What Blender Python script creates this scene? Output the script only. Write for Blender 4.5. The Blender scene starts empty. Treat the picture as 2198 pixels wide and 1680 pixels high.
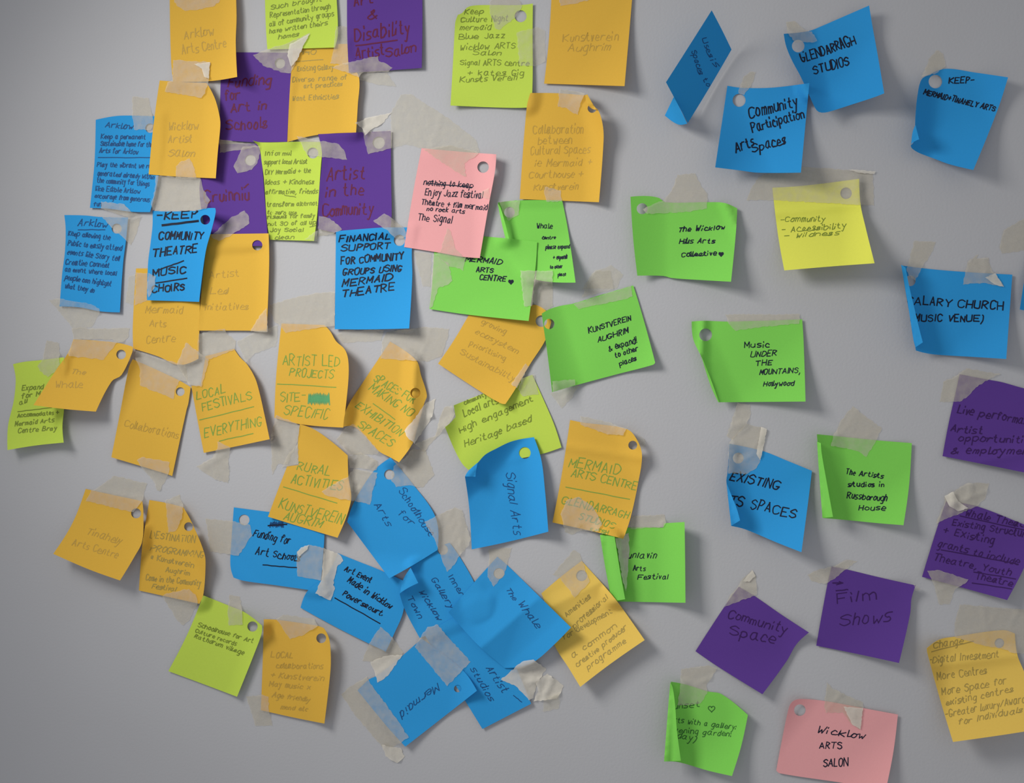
import bpy, math, random
import numpy as np
from mathutils import Vector
from mathutils.geometry import delaunay_2d_cdt

# ------------------------------------------------------------------ camera, world, light, exposure
W, H, FPX = 2198, 1680, 1950.0
YAW = math.radians(8.0)                 # the camera looks a little to the left of the wall's normal
CAM = np.array([0.12, -0.83, 1.45])
scene = bpy.context.scene
random.seed(3)
col = scene.collection
cd = bpy.data.cameras.new('camera')
cam = bpy.data.objects.new('camera', cd)
col.objects.link(cam)
cam.location = CAM
cam.rotation_euler = (math.radians(90), 0, YAW)
cd.sensor_width = 36.0
cd.sensor_fit = 'HORIZONTAL'
cd.lens = 36.0 * FPX / W
cd.clip_start = 0.01
scene.camera = cam

scene.view_settings.view_transform = 'Standard'
scene.view_settings.look = 'None'
scene.view_settings.gamma = 1.0
scene.view_settings.use_curve_mapping = False
scene.view_settings.exposure = 0.1

world = bpy.data.worlds.new('world')
scene.world = world
world.use_nodes = True
world.node_tree.nodes['Background'].inputs[0].default_value = (0.92, 0.94, 1.0, 1)
world.node_tree.nodes['Background'].inputs[1].default_value = 0.36


def area_light(name, loc, target, sx, sy, power, color, spread=180):
    d = bpy.data.lights.new(name, 'AREA')
    d.shape = 'RECTANGLE'
    d.size, d.size_y = sx, sy
    d.energy, d.color = power, color
    d.spread = math.radians(spread)
    o = bpy.data.objects.new(name, d)
    col.objects.link(o)
    o.location = loc
    o.rotation_euler = (Vector(target) - Vector(loc)).to_track_quat('-Z', 'Y').to_euler()
    return o


# daylight through a small window high on the left, close to the wall
area_light('window_daylight', (-0.55, -0.60, 1.898), (0.11, 0, 1.367), 0.32, 0.32, 1.6, (1.0, 0.985, 0.955), 86)

# ------------------------------------------------------------------ pixel <-> wall geometry
ca, sa = math.cos(YAW), math.sin(YAW)
RIGHT = np.array([ca, sa, 0.0]); FWD = np.array([-sa, ca, 0.0]); UP = np.array([0, 0, 1.0])


def on_wall(px, py, h):
    """points of the picture, lifted h metres off the wall (the wall's face is y = 0)"""
    px = np.asarray(px, float); py = np.asarray(py, float); h = np.asarray(h, float)
    u = (px - W / 2) / FPX; v = -(py - H / 2) / FPX
    d = FWD[None, :] + u[:, None] * RIGHT[None, :] + v[:, None] * UP[None, :]
    t = (-h - CAM[1]) / d[:, 1]
    return CAM[None, :] + t[:, None] * d


# heights already taken by paper and tape, 2 px cells, with a margin round the picture
RES, MARG = 2, 260
TOP = np.zeros(((H + 2 * MARG) // RES, (W + 2 * MARG) // RES))


def inside(poly, X, Y):
    r = np.zeros(np.shape(X), bool)
    n = len(poly)
    for i in range(n):
        x0, y0 = poly[i]; x1, y1 = poly[(i + 1) % n]
        if y0 == y1: continue
        c = ((y0 > Y) != (y1 > Y)) & (X < (x1 - x0) * (Y - y0) / (y1 - y0) + x0)
        r ^= c
    return r


def maxfilter(a, r):
    for ax in (0, 1):
        b = a.copy()
        for k in range(1, r + 1):
            b = np.maximum(b, np.maximum(np.roll(a, k, ax), np.roll(a, -k, ax)))
        a = b
    return a


def blur(a, r):
    for ax in (0, 1):
        s = a.copy()
        for k in range(1, r + 1):
            s = s + np.roll(a, k, ax) + np.roll(a, -k, ax)
        a = s / (2 * r + 1)
    return a


class Field:
    """height field of one sheet over its own patch of the wall"""
    def __init__(self, poly, profile, eps, soft=4):
        xs = [p[0] for p in poly]; ys = [p[1] for p in poly]
        lim = lambda q, hi: int(min(max(q, 14), hi - 14))
        self.i0 = lim((min(ys) + MARG) // RES - 12, TOP.shape[0]); self.i1 = lim((max(ys) + MARG) // RES + 13, TOP.shape[0])
        self.j0 = lim((min(xs) + MARG) // RES - 12, TOP.shape[1]); self.j1 = lim((max(xs) + MARG) // RES + 13, TOP.shape[1])
        self.Y, self.X = np.mgrid[self.i0:self.i1, self.j0:self.j1] * float(RES) - MARG
        below = TOP[self.i0:self.i1, self.j0:self.j1]
        m = maxfilter(inside(poly, self.X, self.Y).astype(float), 2)
        b = blur(maxfilter(below * m, soft), soft - 1)
        self.Z = np.maximum(profile(self.X, self.Y), b) + eps

    def at(self, x, y):
        x = np.asarray(x, float); y = np.asarray(y, float)
        i = np.clip((y + MARG) / RES - self.i0, 0, self.Z.shape[0] - 1.001)
        j = np.clip((x + MARG) / RES - self.j0, 0, self.Z.shape[1] - 1.001)
        a = i.astype(int); b = j.astype(int); fi = i - a; fj = j - b
        Z = self.Z
        return (Z[a, b] * (1 - fi) * (1 - fj) + Z[a + 1, b] * fi * (1 - fj) + Z[a, b + 1] * (1 - fi) * fj + Z[a + 1, b + 1] * fi * fj)

    def commit(self, poly, holes):
        m = inside(poly, self.X, self.Y)
        for hx, hy, r in holes:
            m &= (self.X - hx) ** 2 + (self.Y - hy) ** 2 > r * r
        t = TOP[self.i0:self.i1, self.j0:self.j1]
        t[m] = np.maximum(t[m], self.Z[m])


def resample(poly, step, jag=0.0, rnd=None):
    out = []
    n = len(poly)
    for i in range(n):
        a = np.array(poly[i], float); b = np.array(poly[(i + 1) % n], float)
        L = np.linalg.norm(b - a)
        k = max(1, int(round(L / step)))
        nrm = np.array([b[1] - a[1], a[0] - b[0]]) / max(L, 1e-6)
        for q in range(k):
            p = a + (b - a) * q / k
            if jag and q: p = p + nrm * rnd.uniform(-jag, jag)
            out.append((p[0], p[1]))
    return out


def soften(poly):
    """rounds the gentle bends of an outline and keeps its true corners sharp"""
    n = len(poly)
    P = [np.array(p, float) for p in poly]
    sharp = []
    for i in range(n):
        a = P[i] - P[i - 1]; b = P[(i + 1) % n] - P[i]
        c = np.dot(a, b) / max(np.linalg.norm(a) * np.linalg.norm(b), 1e-6)
        sharp.append(c < .74)
    out = []
    for i in range(n):
        p1, p2 = P[i], P[(i + 1) % n]
        L = np.linalg.norm(p2 - p1)
        def tan(k):
            if sharp[k % n]: return None
            v = P[(k + 1) % n] - P[k - 1 if k else n - 1]
            return v / max(np.linalg.norm(v), 1e-6) * L
        t1, t2 = tan(i), tan((i + 1) % n)
        if t1 is None and t2 is None:
            out.append(tuple(p1)); continue
        if t1 is None: t1 = (p2 - p1) * 1.5 - t2 * .5
        if t2 is None: t2 = (p2 - p1) * 1.5 - t1 * .5
        k = max(2, int(L / 5))
        for q in range(k):
            t = q / k
            out.append(tuple((2 * t ** 3 - 3 * t * t + 1) * p1 + (t ** 3 - 2 * t * t + t) * t1 + (-2 * t ** 3 + 3 * t * t) * p2 + (t ** 3 - t * t) * t2))
    return out


def sheet(poly, holes, step):
    """triangles over an outline with round holes"""
    pts = list(poly)
    edges = [(i, (i + 1) % len(poly)) for i in range(len(poly))]
    rings = []
    for hx, hy, r in holes:
        if not inside(poly, np.array([hx]), np.array([hy]))[0]: continue
        s = len(pts); k = 26
        ring = [(hx + r * math.cos(6.2832 * q / k), hy + r * math.sin(6.2832 * q / k)) for q in range(k)]
        pts += ring; edges += [(s + q, s + (q + 1) % k) for q in range(k)]
        rings.append(ring)
    P = np.array(poly)
    gx, gy = np.meshgrid(np.arange(P[:, 0].min() + step / 2, P[:, 0].max(), step), np.arange(P[:, 1].min() + step / 2, P[:, 1].max(), step))
    gx = gx.ravel(); gy = gy.ravel()
    m = inside(poly, gx, gy)
    B = np.array(pts)
    gx, gy = gx[m], gy[m]
    if len(gx):
        d = np.min((gx[:, None] - B[None, :, 0]) ** 2 + (gy[:, None] - B[None, :, 1]) ** 2, axis=1)
        ok = d > (0.45 * step) ** 2
        for ring in rings: ok &= ~inside(ring, gx, gy)
        pts += list(zip(gx[ok], gy[ok]))
    v, e, f, *_ = delaunay_2d_cdt([Vector((float(a), float(b))) for a, b in pts], edges, [], 0, 1e-4)
    V = np.array([(q[0], q[1]) for q in v])
    F = np.array([t for t in f if len(t) == 3])
    A, B_, C_ = V[F[:, 0]], V[F[:, 1]], V[F[:, 2]]
    ar = np.abs((B_[:, 0] - A[:, 0]) * (C_[:, 1] - A[:, 1]) - (B_[:, 1] - A[:, 1]) * (C_[:, 0] - A[:, 0]))
    lg = np.maximum(np.maximum(((A - B_) ** 2).sum(1), ((B_ - C_) ** 2).sum(1)), ((C_ - A) ** 2).sum(1)) ** .5
    F = F[ar / lg > .08]
    c = V[F].mean(axis=1)
    ok = inside(poly, c[:, 0], c[:, 1])
    for ring in rings: ok &= ~inside(ring, c[:, 0], c[:, 1])
    return V, F[ok]


class Mesh:
    def __init__(self): self.v = []; self.f = []; self.s = []
    def solid(self, V, F, h, t):
        """a thin solid sheet: face, back and rim"""
        A = on_wall(V[:, 0], V[:, 1], h)
        e1 = A[F[:, 1]] - A[F[:, 0]]; e2 = A[F[:, 2]] - A[F[:, 0]]
        flip = np.cross(e1, e2)[:, 1] > 0
        F = F.copy(); F[flip] = F[flip][:, ::-1]
        back = A + np.array([0, t, 0])
        o = len(self.v); n = len(A)
        self.v += [tuple(p) for p in A] + [tuple(p) for p in back]
        self.f += [tuple(int(i) + o for i in q) for q in F] + [tuple(int(i) + o + n for i in q[::-1]) for q in F]
        self.s += [True] * (2 * len(F))
        cnt = {}
        for q in F:
            for a, b in ((q[0], q[1]), (q[1], q[2]), (q[2], q[0])):
                cnt[(int(a), int(b))] = 1
        for a, b in list(cnt):
            if (b, a) in cnt: continue
            k = len(self.v)
            self.v += [tuple(A[a]), tuple(A[b]), tuple(back[b]), tuple(back[a])]
            self.f.append((k + 1, k, k + 3, k + 2)); self.s.append(False)
    def build(self, name, mat, parent=None, loc=(0, 0, 0)):
        me = bpy.data.meshes.new(name)
        L = np.array(loc)
        me.from_pydata([tuple(np.array(p) - L) for p in self.v], [], self.f)
        me.polygons.foreach_set('use_smooth', self.s)
        me.materials.append(mat)
        me.update()
        o = bpy.data.objects.new(name, me)
        col.objects.link(o)
        if parent: o.parent = parent
        else: o.location = loc
        return o


# ------------------------------------------------------------------ materials
def mat(name):
    m = bpy.data.materials.new(name); m.use_nodes = True
    nt = m.node_tree; nt.nodes.clear()
    out = nt.nodes.new('ShaderNodeOutputMaterial')
    return m, nt, out


def paper(name, c):
    m, nt, out = mat(name)
    N = nt.nodes.new; L = nt.links.new
    tc = N('ShaderNodeTexCoord'); no = N('ShaderNodeTexNoise'); no.inputs['Scale'].default_value = 900; no.inputs['Detail'].default_value = 3
    L(tc.outputs['Object'], no.inputs['Vector'])
    mx = N('ShaderNodeMix'); mx.data_type = 'RGBA'
    mx.inputs[6].default_value = (c[0] * .95, c[1] * .95, c[2] * .95, 1); mx.inputs[7].default_value = (min(c[0] * 1.04, .97), min(c[1] * 1.04, .97), min(c[2] * 1.04, .97), 1)
    L(no.outputs['Fac'], mx.inputs[0])
    bp = N('ShaderNodeBump'); bp.inputs['Strength'].default_value = .06; bp.inputs['Distance'].default_value = .0004
    L(no.outputs['Fac'], bp.inputs['Height'])
    d = N('ShaderNodeBsdfDiffuse'); t = N('ShaderNodeBsdfTranslucent'); ms = N('ShaderNodeMixShader'); ms.inputs[0].default_value = .14
    L(mx.outputs[2], d.inputs[0]); L(mx.outputs[2], t.inputs[0]); L(bp.outputs[0], d.inputs['Normal'])
    L(d.outputs[0], ms.inputs[1]); L(t.outputs[0], ms.inputs[2]); L(ms.outputs[0], out.inputs[0])
    return m


PAPER = {
    'yellow': paper('yellow_paper', (.84, .51, .075)),
    'pale yellow': paper('pale_yellow_paper', (.95, .65, .135)),
    'lime': paper('lime_paper', (.62, .80, .11)),
    'lemon': paper('lemon_paper', (.93, .94, .14)),
    'purple': paper('purple_paper', (.135, .06, .32)),
    'blue': paper('blue_paper', (.042, .375, .79)),
    'green': paper('green_paper', (.265, .755, .12)),
    'pink': paper('pink_paper', (.96, .45, .45)),
}


def ink(name, c):
    m, nt, out = mat(name)
    d = nt.nodes.new('ShaderNodeBsdfPrincipled')
    d.inputs['Base Color'].default_value = (*c, 1); d.inputs['Roughness'].default_value = .6
    d.inputs['Specular IOR Level'].default_value = .2
    nt.links.new(d.outputs[0], out.inputs[0])
    return m


INK = {
    'black': ink('black_ink', (.008, .012, .03)),
    'navy': ink('navy_ink', (.012, .075, .22)),
    'pencil': ink('brown_pencil', (.53, .33, .06)),
    'grey': ink('grey_pencil', (.41, .30, .08)),
    'felt': ink('green_felt_pen', (.22, .36, .06)),
    'teal': ink('teal_felt_pen', (.10, .36, .15)),
    'olive': ink('olive_biro', (.20, .26, .035)),
    'red': ink('dark_red_pen', (.12, .009, .045)),
    'plum': ink('plum_pen', (.045, .012, .10)),
    'dgreen': ink('dark_green_biro', (.04, .16, .03)),
}


def tape_mat(name, c, op):
    m, nt, out = mat(name)
    N = nt.nodes.new; L = nt.links.new
    tc = N('ShaderNodeTexCoord'); no = N('ShaderNodeTexNoise'); no.inputs['Scale'].default_value = 160; no.inputs['Detail'].default_value = 5
    L(tc.outputs['Object'], no.inputs['Vector'])
    mp = N('ShaderNodeMapRange'); mp.inputs[3].default_value = op - .05; mp.inputs[4].default_value = op + .05
    mp.inputs[1].default_value = .3; mp.inputs[2].default_value = .7
    L(no.outputs['Fac'], mp.inputs[0])
    bp = N('ShaderNodeBump'); bp.inputs['Strength'].default_value = .25; bp.inputs['Distance'].default_value = .0006
    L(no.outputs['Fac'], bp.inputs['Height'])
    tr = N('ShaderNodeBsdfTransparent'); tr.inputs[0].default_value = (.98, .975, .96, 1)
    d = N('ShaderNodeBsdfPrincipled'); d.inputs['Base Color'].default_value = (*c, 1); d.inputs['Roughness'].default_value = .55
    d.inputs['Specular IOR Level'].default_value = .25
    L(bp.outputs[0], d.inputs['Normal'])
    ms = N('ShaderNodeMixShader')
    L(mp.outputs[0], ms.inputs[0]); L(tr.outputs[0], ms.inputs[1]); L(d.outputs[0], ms.inputs[2]); L(ms.outputs[0], out.inputs[0])
    return m


TAPE = {'n': tape_mat('translucent_tape', (.79, .73, .61), .20),
        'f': tape_mat('thin_clear_tape', (.88, .83, .70), .12),
        'w': tape_mat('crumpled_masking_tape', (.90, .85, .75), .42)}

m_wall, nt, out = mat('painted_wall')
N = nt.nodes.new; L = nt.links.new
tc = N('ShaderNodeTexCoord')
n1 = N('ShaderNodeTexNoise'); n1.inputs['Scale'].default_value = 420; n1.inputs['Detail'].default_value = 4
n2 = N('ShaderNodeTexNoise'); n2.inputs['Scale'].default_value = 7; n2.inputs['Detail'].default_value = 3
L(tc.outputs['Object'], n1.inputs['Vector']); L(tc.outputs['Object'], n2.inputs['Vector'])
mx = N('ShaderNodeMix'); mx.data_type = 'RGBA'
mx.inputs[6].default_value = (.475, .47, .475, 1); mx.inputs[7].default_value = (.51, .51, .52, 1)
L(n2.outputs['Fac'], mx.inputs[0])
bp = N('ShaderNodeBump'); bp.inputs['Strength'].default_value = .16; bp.inputs['Distance'].default_value = .0012
L(n1.outputs['Fac'], bp.inputs['Height'])
pr = N('ShaderNodeBsdfPrincipled'); pr.inputs['Roughness'].default_value = .75; pr.inputs['Specular IOR Level'].default_value = .2
L(mx.outputs[2], pr.inputs['Base Color']); L(bp.outputs[0], pr.inputs['Normal']); L(pr.outputs[0], out.inputs[0])

# ------------------------------------------------------------------ the wall
wm = bpy.data.meshes.new('wall_back')
x0, x1, z0, z1, t = -2.2, 2.2, 0.0, 2.6, .12
wm.from_pydata([(x0, 0, z0), (x1, 0, z0), (x1, 0, z1), (x0, 0, z1), (x0, t, z0), (x1, t, z0), (x1, t, z1), (x0, t, z1)], [],
               [(0, 1, 2, 3), (5, 4, 7, 6), (4, 0, 3, 7), (1, 5, 6, 2), (3, 2, 6, 7), (4, 5, 1, 0)])
wm.materials.append(m_wall)
wall = bpy.data.objects.new('wall_back', wm)
col.objects.link(wall)
wall['kind'] = 'structure'

# ------------------------------------------------------------------ single-stroke handwriting (x 0-5; baseline 3, x-height 7, capitals 9)
GLYPH = {
 'A': '0329 2943 1535', 'B': '0309 092938372606 062645443303', 'C': '48290805133344', 'D': '0309 092947452303', 'E': '4909 0903 0636 0343',
 'F': '4909 0903 0636', 'G': '48290805133345 4525', 'H': '0309 4349 0646', 'I': '2923', 'J': '3934231304', 'K': '0309 4906 0643', 'L': '0903 0343',
 'M': '0309 0925 2549 4943', 'N': '0309 0943 4349', 'O': '2908051333454829', 'P': '0309 092948372606', 'Q': '2908051333454829 2542',
 'R': '0309 092948372606 1643', 'S': '482908073645442304', 'T': '0949 2923', 'U': '090413334449', 'V': '0923 2349', 'W': '0913 1326 2633 3349',
 'X': '0943 4903', 'Y': '0926 4926 2623', 'Z': '0949 4903 0343',
 'a': '3717050413233537 373443', 'b': '0903 06173745342303', 'c': '3627170504132333', 'd': '3717050413233537 3933', 'e': '053536271705041333',
 'f': '38291813 0727', 'g': '3717050413233537 37312010', 'h': '0903 0617273633', 'i': '0603 0809', 'j': '27211000 2829', 'k': '0903 3705 0533', 'l': '0903',
 'm': '0703 06172623 26374643', 'n': '0703 0617273633', 'o': '170504132334362717', 'p': '0700 06173745342304', 'q': '3717050413233537 3730',
 'r': '0703 05172737', 's': '3717061525342303', 't': '19142333 0727', 'u': '070413233537 3733', 'v': '0713 1327', 'w': '0713 1325 2533 3347',
 'x': '0733 3703', 'y': '071524 37241000', 'z': '0737 3703 0333',
 '0': '2908051333454829', '1': '1829 2923', '3': '082938372616 1635331304', '9': '371807263738 3733',
 '-': '0636', '+': '0646 2824', '.': '0304', ',': '1301', '!': '0905 0403', '&': '431718292704132345', '(': '29171411', ')': '09181401',
 ':': '0304 0607', '/': '0339', '*': '0646 1834 3814', '>': '0646 2846 4624', "'": '0908', '~': '05162534',
 '#': '0349 0944 1943 0553 5908 0648 0446 2953 1359 0757',
}
GL = {}
for k, s in GLYPH.items():
    g = [[(int(q[i]), int(q[i + 1])) for i in range(0, len(q), 2)] for q in s.split()]
    m = min(p[0] for st in g for p in st)
    GL[k] = [[(p[0] - m, p[1]) for p in st] for st in g]


def smooth(p, n=4):
    if len(p) < 3: return [np.array(q, float) for q in p]
    P = [np.array(q, float) for q in p]
    P = [P[0]] + P + [P[-1]]
    o = []
    for i in range(1, len(P) - 2):
        for k in range(n):
            t = k / n
            a, b, c, d = P[i - 1:i + 3]
            o.append(.5 * (2 * b + (c - a) * t + (2 * a - 5 * b + 4 * c - d) * t * t + (3 * b - a - 3 * c + d) * t ** 3))
    o.append(P[-2])
    return o


def text_strokes(s, x0, y0, x1, y1, h, rnd):
    """pen strokes of one written line from baseline point to baseline point, in picture coordinates"""
    adv = 0; items = []; prev = None
    slant = rnd.uniform(.08, .32); loose = rnd.uniform(.12, .26)
    for ch in s:
        if ch == ' ': adv += rnd.uniform(3.0, 4.2); prev = None; continue
        g = GL[ch]
        wf = rnd.uniform(.82, 1.18)
        wd = max(q[0] for st in g for q in st) * wf
        sc = rnd.uniform(.85, 1.14); dy = rnd.uniform(-.4, .4); sl = slant + rnd.uniform(-.07, .07)
        low = ch.islower()
        for n_, st in enumerate(g):
            pts = smooth([(q[0] * wf + rnd.uniform(-loose, loose), q[1] + rnd.uniform(-loose, loose)) for q in st])
            pl = [(adv + q[0] + sl * (q[1] - 3), (q[1] - 3) * sc + dy) for q in pts]
            if n_ == 0 and low and prev is not None and rnd.random() < .7:
                a, b = prev, pl[0]         # joined-up writing: a small link from the letter before
                pl = [a, ((a[0] + b[0]) / 2 + .2, min(a[1], b[1]) * .6 + (a[1] + b[1]) * .2 - .3)] + pl
            items.append(pl)
        prev = items[-1][-1] if low and len(g) == 1 else None
        adv += max(wd, .5) + rnd.uniform(1.35, 2.1)
    adv = max(adv - 1.7, 1)
    d = np.array([x1 - x0, y1 - y0], float); Lg = np.linalg.norm(d); d /= Lg
    u = np.array([d[1], -d[0]])
    sx = Lg / adv; sy = h / 6.9
    return [[np.array([x0, y0]) + d * q[0] * sx + u * q[1] * sy for q in st] for st in items]


def ink_strip(M, st, w, field, poly, holes, lift=.00011):
    """one pen stroke as a narrow strip lying on the paper"""
    dense = []
    for a, b in zip(st[:-1], st[1:]):
        k = max(1, int(np.linalg.norm(b - a) / 3.0))
        dense += [a + (b - a) * q / k for q in range(k)]
    dense.append(st[-1])
    D = np.array(dense)
    ok = inside(poly, D[:, 0], D[:, 1])
    for hx, hy, r in holes: ok &= (D[:, 0] - hx) ** 2 + (D[:, 1] - hy) ** 2 > (r + 1) ** 2
    lift = lift + random.random() * 6e-5
    T = np.gradient(D, axis=0) if len(D) > 1 else np.array([[1., 0]])
    T /= np.maximum(np.linalg.norm(T, axis=1), 1e-6)[:, None]
    Nn = np.stack([-T[:, 1], T[:, 0]], 1) * w / 2
    if len(D) > 1: D[0] -= T[0] * w * .35; D[-1] += T[-1] * w * .35
    l = D + Nn; r = D - Nn
    hl = field.at(l[:, 0], l[:, 1]) + lift; hr = field.at(r[:, 0], r[:, 1]) + lift
    A = on_wall(l[:, 0], l[:, 1], hl); B = on_wall(r[:, 0], r[:, 1], hr)
    o = len(M.v)
    for a, b in zip(A, B): M.v += [tuple(a), tuple(b)]
    for i in range(len(D) - 1):
        if ok[i] and ok[i + 1]:
            M.f.append((o + 2 * i, o + 2 * i + 1, o + 2 * i + 3, o + 2 * i + 2)); M.s.append(False)


# ------------------------------------------------------------------ survey windows of the picture: origin and magnification
Z = {0: (0, 0, 1), 1: (100, 0, 4.2), 2: (450, 0, 4.2), 3: (900, 0, 3.734), 4: (1400, 0, 3.996), 5: (1800, 0, 4.2), 6: (100, 350, 4.2), 7: (420, 280, 3.819),
     8: (840, 280, 3.818), 9: (1300, 320, 3.3815), 10: (1798, 400, 4.2), 11: (0, 700, 4.667), 12: (380, 680, 3.925), 13: (800, 600, 3.652),
     14: (1100, 580, 3.232), 15: (1500, 840, 4.2), 16: (1900, 760, 5.6), 17: (60, 980, 4.2), 18: (400, 880, 3.652), 19: (320, 1220, 4.0),
     20: (740, 960, 3.817), 21: (720, 1260, 4.0), 22: (1140, 860, 2.626), 23: (1400, 1180, 3.36), 24: (1898, 1020, 2.71)}


def conv(z, pts):
    ox, oy, s = Z[z]
    return [(ox + x / s, oy + y / s) for x, y in pts]


def pairs(s):
    q = [float(k) for k in s.replace(',', ' ').split()]
    return list(zip(q[::2], q[1::2]))


def lift_profile(z, lifts, seed, amp=.0004):
    ox, oy, s = Z[z]
    rnd = random.Random(seed)
    ph = [rnd.uniform(0, 6.28) for _ in range(4)]
    def f(X, Y):
        h = amp * (1 + np.sin(X / 31 + ph[0] + Y / 57) * .6 + np.sin(Y / 37 + ph[1] - X / 71) * .4)
        for l in lifts:
            if l[0] == 'r':
                _, ax, ay, bx, by, hh, w = l
                ax = ox + ax / s; bx = ox + bx / s; ay = oy + ay / s; by = oy + by / s; w = w / s
                L = math.hypot(bx - ax, by - ay)
                d = np.abs((X - ax) * (by - ay) - (Y - ay) * (bx - ax)) / L
                h = h + hh * .001 * np.maximum(1 - d / w, 0) ** 1.3
            else:
                px, py, qx, qy, hh = l[:5]; k = l[5] if len(l) > 5 else 2
                px = ox + px / s; qx = ox + qx / s; py = oy + py / s; qy = oy + qy / s
                L2 = (px - qx) ** 2 + (py - qy) ** 2
                t = np.clip(((X - qx) * (px - qx) + (Y - qy) * (py - qy)) / L2, 0, 1.25)
                h = h + hh * .001 * t ** k
        return h
    return f


COUNT = [0]


def note(z, colour, outline, label, text=(), hole=None, lifts=(), flaps=(), lines=(), penc='pencil', w=1.7, hearts=(), wedge=2.2, group=None, scrib=(), tuck=False):
    COUNT[0] += 1
    seed = COUNT[0]; rnd = random.Random(seed)
    ox, oy, s = Z[z]
    poly = soften(conv(z, pairs(outline)))
    holes = []
    if hole:
        for i in range(0, len(hole), 3): holes.append((*conv(z, [hole[i:i + 2]])[0], hole[i + 2] / s))
    # the free lower edge of a note always stands a little off the wall
    P = np.array(poly)
    lo = P[:, 1].max(); hi = P[:, 1].min(); xl = P[:, 0].min(); xr = P[:, 0].max()
    g = 1.45 if P[:, 0].mean() > 1380 else 1.2
    lifts = [(*l[:5], l[5] * g, l[6]) if l[0] == 'r' else (*l[:4], l[4] * g, *l[5:]) for l in lifts]
    prof0 = lift_profile(z, lifts, seed)
    def prof(X, Y):
        a = np.clip((Y - hi) / (lo - hi), 0, 1) ** 2 * wedge * .001
        b = np.clip((X - (xl + xr) / 2) / ((xr - xl) / 2), 0, 1) ** 2 * wedge * .0008
        return prof0(X, Y) + a + b
    fld = Field(poly, prof, .00035, soft=6)
    rp = resample(poly, 5.0)
    V, F = sheet(rp, holes, 6.0)
    M = Mesh()
    cx, cy = P.mean(axis=0)
    loc = on_wall([cx], [cy], [0.0])[0]
    root = bpy.data.objects.new('sticky_note', None)
    root.empty_display_size = .02
    col.objects.link(root); root.location = loc
    root['label'] = label; root['category'] = 'sticky note'; root['group'] = group or (colour + ' sticky notes on the wall')
    M.solid(V, F, fld.at(V[:, 0], V[:, 1]), .00016)
    M.build('paper', PAPER[colour], root, loc)
    fld.commit(poly, holes)
    if tuck:                                 # the corner bent under shows through the punched hole
        hx, hy, r = holes[0]
        tp = [(hx + r * 1.5 * math.cos(q), hy + r * 1.5 * math.sin(q)) for q in np.linspace(0, 6.2, 18)]
        V3, F3 = sheet(tp, [], 5.0)
        M3 = Mesh(); M3.solid(V3, F3, fld.at(V3[:, 0], V3[:, 1]) - .0022, .00016)
        M3.build('tucked_corner', PAPER[colour], root, loc)
    # folded or rolled-over corners
    for fo, (ax, ay, bx, by), h0, h1 in flaps:
        fp = soften(conv(z, pairs(fo)))
        (ax, ay), (bx, by) = conv(z, [(ax, ay), (bx, by)])
        Lf = math.hypot(bx - ax, by - ay)
        dist = lambda X, Y: np.abs((X - ax) * (by - ay) - (Y - ay) * (bx - ax)) / Lf
        dm = max(float(dist(np.array(q[0]), np.array(q[1]))) for q in fp)
        def fprof(X, Y, h0=h0, h1=h1, dist=dist, dm=dm):
            t = np.clip(dist(X, Y) / dm, 0, 1)
            return .001 * (h0 + (h1 - h0) * np.sin(t * 1.5708))
        ff = Field(fp, fprof, .0012, soft=3)
        rp2 = resample(fp, 4.0)
        V2, F2 = sheet(rp2, [], 5.0)
        M2 = Mesh(); M2.solid(V2, F2, ff.at(V2[:, 0], V2[:, 1]), .00016)
        M2.build('folded_corner', PAPER[colour], root, loc)
        ff.commit(fp, [])
    I = Mesh()
    for tx in text:
        st, a, b, c, d, h = tx[:6]
        (a, b), (c, d) = conv(z, [(a, b), (c, d)])
        for sk in text_strokes(st, a, b, c, d, h / s, rnd): ink_strip(I, sk, w * rnd.uniform(.85, 1.12), fld, poly, holes)
    for ln in lines:
        a, b, c, d = ln[:4]; lw = ln[4] if len(ln) > 4 else w
        (a, b), (c, d) = conv(z, [(a, b), (c, d)])
        k = 8
        pts = [np.array([a + (c - a) * q / k + rnd.uniform(-.5, .5), b + (d - b) * q / k + rnd.uniform(-.5, .5)]) for q in range(k + 1)]
        ink_strip(I, pts, lw, fld, poly, holes)
    if I.f: I.build('handwriting', INK[penc], root, loc)
    for x0_, y0_, x1_, y1_, pc in scrib:
        S = Mesh()
        (a, b), (c, d) = conv(z, [(x0_, y0_), (x1_, y1_)])
        pts = [np.array([a + (c - a) * (q / 26), (b if q % 2 else d) + rnd.uniform(-2, 2)]) for q in range(27)]
        ink_strip(S, pts, 2.4, fld, poly, holes)
        S.build('scribble', INK[pc], root, loc)
    for hx, hy, r, fill in hearts:
        (hx, hy), = conv(z, [(hx, hy)]); r = r / s
        q = [(hx + r * math.sin(t) ** 3, hy - r * (13 * math.cos(t) - 5 * math.cos(2 * t) - 2 * math.cos(3 * t) - math.cos(4 * t)) / 16) for t in np.linspace(0, 6.283, 25)]
        Hm = Mesh()
        if fill:
            for k in np.linspace(-.8, .8, 9):
                ink_strip(Hm, [np.array([hx + k * r, hy - r * (.75 - .35 * (abs(k) < .2))]), np.array([hx + k * r * .85, hy + r * (1 - abs(k)) * .95])], r * .3, fld, poly, holes)
        ink_strip(Hm, [np.array(p) for p in q], 1.8, fld, poly, holes)
        Hm.build('heart_drawing', INK[penc], root, loc)
    return root


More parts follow.
